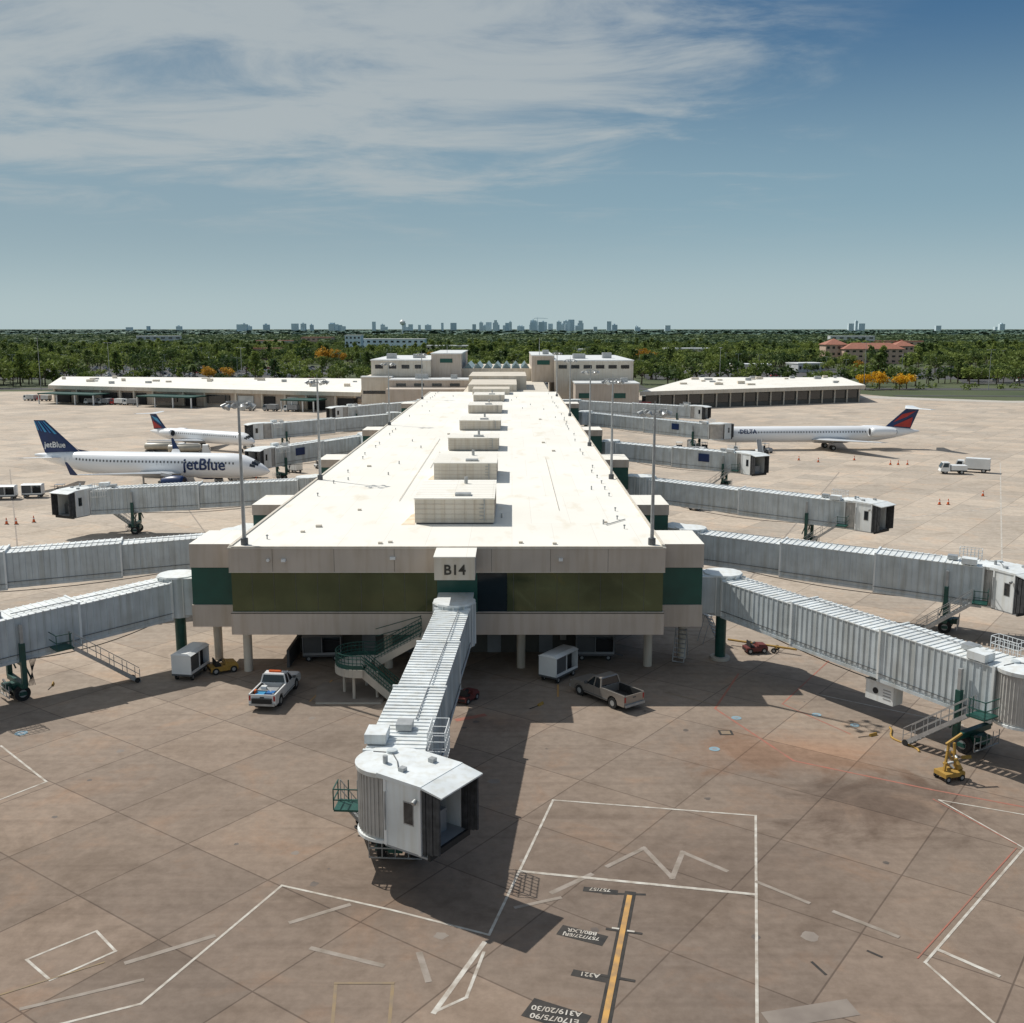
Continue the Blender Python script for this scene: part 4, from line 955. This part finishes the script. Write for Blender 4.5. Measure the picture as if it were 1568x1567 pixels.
b.cyl((0,0,0),(0,0,34),1.7,1.4,'haze',12);b.cyl((0,0,34),(0,0,38),1.4,7,'haze',20);b.cyl((0,0,38),(0,0,44),7,7.5,'white',20);b.cyl((0,0,44),(0,0,49),7.5,1.5,'white',20)
local("water_tower",b,-289,2800,0)
b=MB();b.cyl((0,0,0),(0,0,72),1,1,'hazed',6);b.beam((-18,0,72),(48,0,72),1.2,1.2,'hazed');b.beam((0,0,78),(40,0,73),.5,.5,'hazed');b.beam((0,0,78),(-16,0,73),.5,.5,'hazed');b.cyl((0,0,72),(0,0,78),.8,.5,'hazed',6)
local("tower_crane",b,120,5000,0)
def lamp(x,y,h):
    b=MB();b.cyl((0,0,0),(0,0,h),.14,.07,'galv',8);b.beam((-1.2,0,h),(1.2,0,h),.1,.1,'galv')
    for s_ in(-1,1): b.box(s_*1.5-.4,s_*1.5+.4,-.2,.2,h-.12,h+.08,'galv')
    local("street_lamp",b,x,y,R.uniform(0,180))
for i in range(44): lamp(R.uniform(-330,330),R.uniform(446,800),R.uniform(9,13))
for x,y,h in((-200,446,22),(-172,450,20),(-115,448,18),(88,446,18),(150,448,20),(205,452,17),(262,520,18),(-300,470,22),(-232,455,19),(-262,452,15),(230,450,15)): lamp(x,y,h)

# ------------------------------------------------------------------ parking
b=MB()
for q in([(-290,545),(-98,545),(-110,730),(-320,730)],[(70,545),(250,545),(300,700),(80,680)],[(215,500),(400,520),(450,740),(300,740)],[(-70,470),(60,470),(60,560),(-70,560)]):
    b.add([(x,y,-.03) for x,y in q],[(0,1,2,3)],'asph')
b.make("car_park_pavement")
def carmesh(paint):
    b=MB();W=.88
    b.hexa([(-2.2,-W,.3),(2.2,-W,.3),(2.2,W,.3),(-2.2,W,.3)],[(-2.15,-W+.05,.9),(2.0,-W+.08,.78),(2.0,W-.08,.78),(-2.15,W-.05,.9)],paint)
    b.hexa([(-1.9,-W+.08,.88),(.95,-W+.08,.84),(.95,W-.08,.84),(-1.9,W-.08,.88)],[(-1.3,-W+.22,1.38),(.25,-W+.22,1.38),(.25,W-.22,1.38),(-1.3,W-.22,1.38)],'glassd')
    b.box(-1.25,.2,-W+.22,W-.22,1.381,1.43,paint)
    for a in(-1.35,1.35):
        for s_ in(-1,1): b.wheel((a,s_*(W-.1),.32),.32,.2,n=10)
    return b.make("parked_car")
paints=['carwhite','silverp','grey','navy','red','dgrey','carwhite','white']
base=[carmesh(p) for p in paints];pos=[]
for k in range(8):
    for i in range(27):
        if R.random()<.75: pos.append((-278+i*6.6+R.uniform(-.5,.5)-k*2,552+k*22+R.uniform(-.4,.4)))
for k in range(6):
    for i in range(18):
        if R.random()<.5: pos.append((84+i*8+k*4,556+k*22))
for k in range(7):
    for i in range(18):
        if R.random()<.6: pos.append((240+i*7+k*8,525+k*30))
for k in range(3):
    for i in range(14):
        if R.random()<.7: pos.append((-62+i*8,480+k*22))
for i,(x,y) in enumerate(pos):
    j=R.randrange(len(paints))
    if i<len(base): o=base[i]
    else: o=bpy.data.objects.new("parked_car",base[j].data);LINK(o)
    o.location=(x,y,-.03);o.rotation_euler=(0,0,math.radians(R.choice((0,180))+R.uniform(-4,4)+R.choice((80,80,10))))

# ------------------------------------------------------------------ trees
def leafblob(b,c,r,n,sz,mt):
    for i in range(n):
        while 1:
            p=Vector((R.uniform(-1,1),R.uniform(-1,1),R.uniform(-1,1)))
            if .2<p.length<1:break
        p=c+Vector((p.x*r,p.y*r,p.z*r*.75));a=Vector((R.gauss(0,1),R.gauss(0,1),R.gauss(0,1.1))).normalized();u=a.orthogonal().normalized();v=a.cross(u)
        s=sz*R.uniform(.6,1.3);b.add([p-u*s,p-v*s*.7,p+u*s,p+v*s*.7],[(0,1,2,3)],mt)
def tree(H,W,mt,n=20,per=10,lsz=.68,kind='broad'):
    b=MB();th=H*.35
    if kind=='palm':
        b.cyl((0,0,0),(.3,.2,H*.9),.22,.14,'bark',6)
        for i in range(16):
            a=i*6.283/16+R.uniform(-.2,.2);e=R.uniform(-.5,.8);prev=Vector((.3,.2,H*.9))
            for k in range(3):
                q=prev+Vector((math.cos(a)*.95,math.sin(a)*.95,e*.7));e-=.75
                s=Vector((-math.sin(a),math.cos(a),0))*.35*(1-k*.25);b.add([prev-s,q-s*.7,q+s*.7,prev+s],[(0,1,2,3)],mt);prev=q
        return b
    b.cyl((0,0,0),(R.uniform(-.3,.3),R.uniform(-.3,.3),th),.32,.2,'bark',7)
    for i in range(n):
        a=R.uniform(0,6.283);rr=math.sqrt(R.random())*W/2*.8
        if kind=='pine': zz=R.uniform(.3,.95);rr*=(1.1-zz);z=H*zz
        else: z=th+(H-th)*(.12+.75*R.random()*(1-.45*(rr/(W/2))**2))
        c=Vector((math.cos(a)*rr,math.sin(a)*rr,z))
        if i%3==0: b.cyl((0,0,th*.8),c,.12,.04,'bark',4,caps=False)
        leafblob(b,c,R.uniform(.8,1.25)*W*.17,per,lsz,mt)
    return b
def coll(name,bs):
    c=bpy.data.collections.new(name)
    for b in bs:
        o=b.make(name+"_tree");scene.collection.objects.unlink(o);c.objects.link(o)
    return c
near=coll("woodland",[tree(9,9,'leaf'),tree(11,10,'leaf',24),tree(8,10,'leaf'),tree(14,7,'leaf',24,kind='pine'),tree(10,11,'leaf',26),tree(7,6,'leaf',16),tree(10,4,'leaf',kind='palm'),tree(12,12,'leaf',28),tree(9,9,'leaf')])
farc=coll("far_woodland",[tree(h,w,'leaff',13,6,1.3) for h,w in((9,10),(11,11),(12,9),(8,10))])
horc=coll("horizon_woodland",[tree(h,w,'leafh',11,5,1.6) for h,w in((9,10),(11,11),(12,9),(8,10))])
def instancer(name,pts,c):
    me=bpy.data.meshes.new(name);me.from_pydata([p[0] for p in pts],[],[])
    a=me.attributes.new("scl",'FLOAT_VECTOR','POINT');a.data.foreach_set("vector",[q for p in pts for q in p[1]])
    a=me.attributes.new("rot",'FLOAT_VECTOR','POINT');a.data.foreach_set("vector",[q for p in pts for q in (0,0,R.uniform(0,6.28))])
    a=me.attributes.new("pick",'INT','POINT');a.data.foreach_set("value",[R.randrange(100) for p in pts])
    o=bpy.data.objects.new(name,me);LINK(o)
    ng=bpy.data.node_groups.new(name,'GeometryNodeTree')
    ng.interface.new_socket("Geometry",in_out='INPUT',socket_type='NodeSocketGeometry');ng.interface.new_socket("Geometry",in_out='OUTPUT',socket_type='NodeSocketGeometry')
    N=ng.nodes;K=ng.links;gi=N.new("NodeGroupInput");go=N.new("NodeGroupOutput");ip=N.new("GeometryNodeInstanceOnPoints");ci=N.new("GeometryNodeCollectionInfo")
    ci.inputs[0].default_value=c;ci.inputs["Separate Children"].default_value=True;ci.inputs["Reset Children"].default_value=True
    ip.inputs["Pick Instance"].default_value=True
    def na(nm,t):
        q=N.new("GeometryNodeInputNamedAttribute");q.data_type=t;q.inputs[0].default_value=nm;return q.outputs[0]
    K.new(gi.outputs[0],ip.inputs["Points"]);K.new(ci.outputs[0],ip.inputs["Instance"]);K.new(na("scl",'FLOAT_VECTOR'),ip.inputs["Scale"]);K.new(na("rot",'FLOAT_VECTOR'),ip.inputs["Rotation"]);K.new(na("pick",'INT'),ip.inputs["Instance Index"])
    K.new(ip.outputs[0],go.inputs[0])
    md=o.modifiers.new("scatter",'NODES');md.node_group=ng
def inbox(x,y,q): return q[0]<x<q[1] and q[2]<y<q[3]
ex=[(-205,-40,300,452),(-70,62,300,470),(30,145,300,446)]
vsparse=[(-250,-95,440,560),(-310,-95,560,640)]
sparse=[(-320,-105,640,730),(75,300,545,690),(215,440,500,740),(-70,62,468,562)]
blds=[(-170,-85,1040,1110),(232,306,740,815)]
def ok(x,y):
    if y<424 or (x<150 and y<444): return False
    if x>130 and y<470: return False
    if any(inbox(x,y,q) for q in ex): return False
    if any(inbox(x,y,q) for q in blds): return False
    if any(inbox(x,y,q) for q in vsparse): return R.random()<.16
    if any(inbox(x,y,q) for q in sparse): return R.random()<.30
    if 448<y<470: return False
    if y<560: return R.random()<.6
    return True
pts=[]
while len(pts)<5600:
    y=math.sqrt(R.uniform(444**2,1250**2));x=R.uniform(-1,1)*(.54*y+25)
    cl=math.sin(x*.021+1.3)+math.sin(y*.017+x*.008)+R.uniform(-1.2,1.2)
    if cl<-1.3: continue
    if ok(x,y): s=R.uniform(.55,1.2);pts.append(((x,y,-.1),(s*R.uniform(.95,1.35),s*R.uniform(.95,1.35),s)))
for i in range(60):
    x=R.uniform(-310,-215);y=R.uniform(455,520);s=R.uniform(.8,1.25);pts.append(((x,y,-.1),(s,s,s)))
instancer("woodland_trees",pts,near)
pts=[]
for i in range(7000):
    y=math.sqrt(R.uniform(1200**2,2900**2));x=R.uniform(-1,1)*(.53*y);s=R.uniform(.7,1.2)
    pts.append(((x,y,-.1),(1.9*s,1.9*s,s)))
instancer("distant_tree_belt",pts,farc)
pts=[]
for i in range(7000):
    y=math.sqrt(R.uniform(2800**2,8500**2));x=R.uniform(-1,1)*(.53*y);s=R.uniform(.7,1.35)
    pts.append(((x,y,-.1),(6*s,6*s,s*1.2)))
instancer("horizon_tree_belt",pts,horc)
for x,y,s,m_ in((-133,749,1.7,'leafr'),(-122,742,1.4,'leafr'),(93,749,1.6,'leafr'),(101,760,1.2,'leafr'),(152,452,.95,'leafy'),(159,455,1.,'leafy'),(167,453,.9,'leafy'),(172,458,.85,'leafy'),(-150,520,1.,'leafr'),(-142,523,.9,'leafr'),(-56,700,1.4,'leafr'),(210,640,.9,'leafr')):
    b=tree(8,9,m_,26,18,.5);o=b.make("flowering_tree" if m_=='leafy' else "autumn_tree");o.location=(x,y,0);o.scale=(s,s,s)
b=MB()
for i in range(26):
    c=Vector((150+i*9,R.uniform(448,462) if i%2 else R.uniform(456,468),1.));leafblob(b,c,2.4,40,.6,'leaf')
b.make("hedge")

# ------------------------------------------------------------------ light
el=math.radians(51);az=math.atan2(-.65,.48)
sd=Vector((math.sin(az)*math.cos(el),math.cos(az)*math.cos(el),math.sin(el)))
su=bpy.data.lights.new("sun",'SUN');su.energy=4.0;su.angle=math.radians(.5);su.color=(1,.965,.90)
so=bpy.data.objects.new("sun",su);LINK(so);so.rotation_euler=sd.to_track_quat('Z','Y').to_euler()
w=bpy.data.worlds.new("World");scene.world=w;w.use_nodes=True
N=w.node_tree.nodes;K=w.node_tree.links;bg=N["Background"]
STR=.095
sk=N.new("ShaderNodeTexSky");sk.sky_type='NISHITA';sk.sun_disc=False;sk.sun_elevation=el;sk.sun_rotation=az%(2*math.pi);sk.air_density=1.;sk.dust_density=.8;sk.ozone_density=1.5
tc=N.new("ShaderNodeTexCoord");sp=N.new("ShaderNodeSeparateXYZ");K.new(tc.outputs["Generated"],sp.inputs[0])
def math_(op,a,b_=None):
    q=N.new("ShaderNodeMath");q.operation=op
    for i,v in enumerate((a,b_)):
        if v is None: continue
        if isinstance(v,(int,float)): q.inputs[i].default_value=v
        else: K.new(v,q.inputs[i])
    return q.outputs[0]
def mrange(v,a,b_,c=0.,d=1.):
    q=N.new("ShaderNodeMapRange");q.interpolation_type='SMOOTHSTEP';K.new(v,q.inputs[0]);q.inputs[1].default_value=a;q.inputs[2].default_value=b_;q.inputs[3].default_value=c;q.inputs[4].default_value=d;return q.outputs[0]
def mixc(f,a,c):
    q=N.new("ShaderNodeMix");q.data_type='RGBA';K.new(f,q.inputs[0])
    for i,v in((6,a),(7,c)):
        if isinstance(v,tuple): q.inputs[i].default_value=(*[x/.09 for x in v],1)
        else: K.new(v,q.inputs[i])
    return q.outputs[2]
g1=mrange(sp.outputs[2],0,.12);g2=mrange(sp.outputs[2],.09,.29)
c1=mixc(g1,(.40,.51,.54),(.225,.355,.43));c2=mixc(g2,c1,(.042,.128,.255))
lefty=mrange(sp.outputs[0],.30,-.32,0.,.50)
c3=mixc(math_('MULTIPLY',lefty,mrange(sp.outputs[2],.0,.1)),c2,(.25,.33,.375))
base_=mixc(mrange(sp.outputs[2],.30,.62,.92,0.),sk.outputs[0],c3)
zz=math_('MAXIMUM',sp.outputs[2],.0);den=math_('ADD',zz,.10)
cb=N.new("ShaderNodeCombineXYZ");K.new(math_('DIVIDE',sp.outputs[0],den),cb.inputs[0]);K.new(math_('DIVIDE',sp.outputs[1],den),cb.inputs[1])
mp=N.new("ShaderNodeMapping");mp.inputs["Rotation"].default_value=(0,0,math.radians(24));mp.inputs["Scale"].default_value=(.7,1.15,1);K.new(cb.outputs[0],mp.inputs[0])
n1=N.new("ShaderNodeTexNoise");n1.inputs["Scale"].default_value=1.9;n1.inputs["Detail"].default_value=9;n1.inputs["Roughness"].default_value=.62;n1.inputs["Distortion"].default_value=.45;K.new(mp.outputs[0],n1.inputs["Vector"])
n2=N.new("ShaderNodeTexNoise");n2.inputs["Scale"].default_value=.5;n2.inputs["Detail"].default_value=3;K.new(mp.outputs[0],n2.inputs["Vector"])
side=math_('SUBTRACT',sp.outputs[0],math_('MULTIPLY',sp.outputs[2],1.5))
mask=math_('MULTIPLY',mrange(side,-.02,-.36),mrange(sp.outputs[2],.08,.19))
thr=math_('ADD',math_('ADD',math_('MULTIPLY',n1.outputs["Fac"],.85),math_('MULTIPLY',n2.outputs["Fac"],.25)),math_('MULTIPLY',mask,.22))
cloud=math_('MULTIPLY',mrange(thr,.54,.80),.80)
cloud=math_('MULTIPLY',cloud,mrange(sp.outputs[2],.05,.15))
cloud=math_('MULTIPLY',cloud,mrange(sp.outputs[0],.36,.16))
fin=mixc(cloud,base_,(.43,.47,.48))
K.new(fin,bg.inputs["Color"]);bg.inputs["Strength"].default_value=STR

# ------------------------------------------------------------------ camera
cd=bpy.data.cameras.new("camera");cd.sensor_width=36;cd.lens=36*1600/1568;cd.clip_end=60000;cd.clip_start=.5
co=bpy.data.objects.new("camera",cd);LINK(co);co.location=(0,0,26);co.rotation_euler=(math.radians(90-9.94),0,0);scene.camera=co
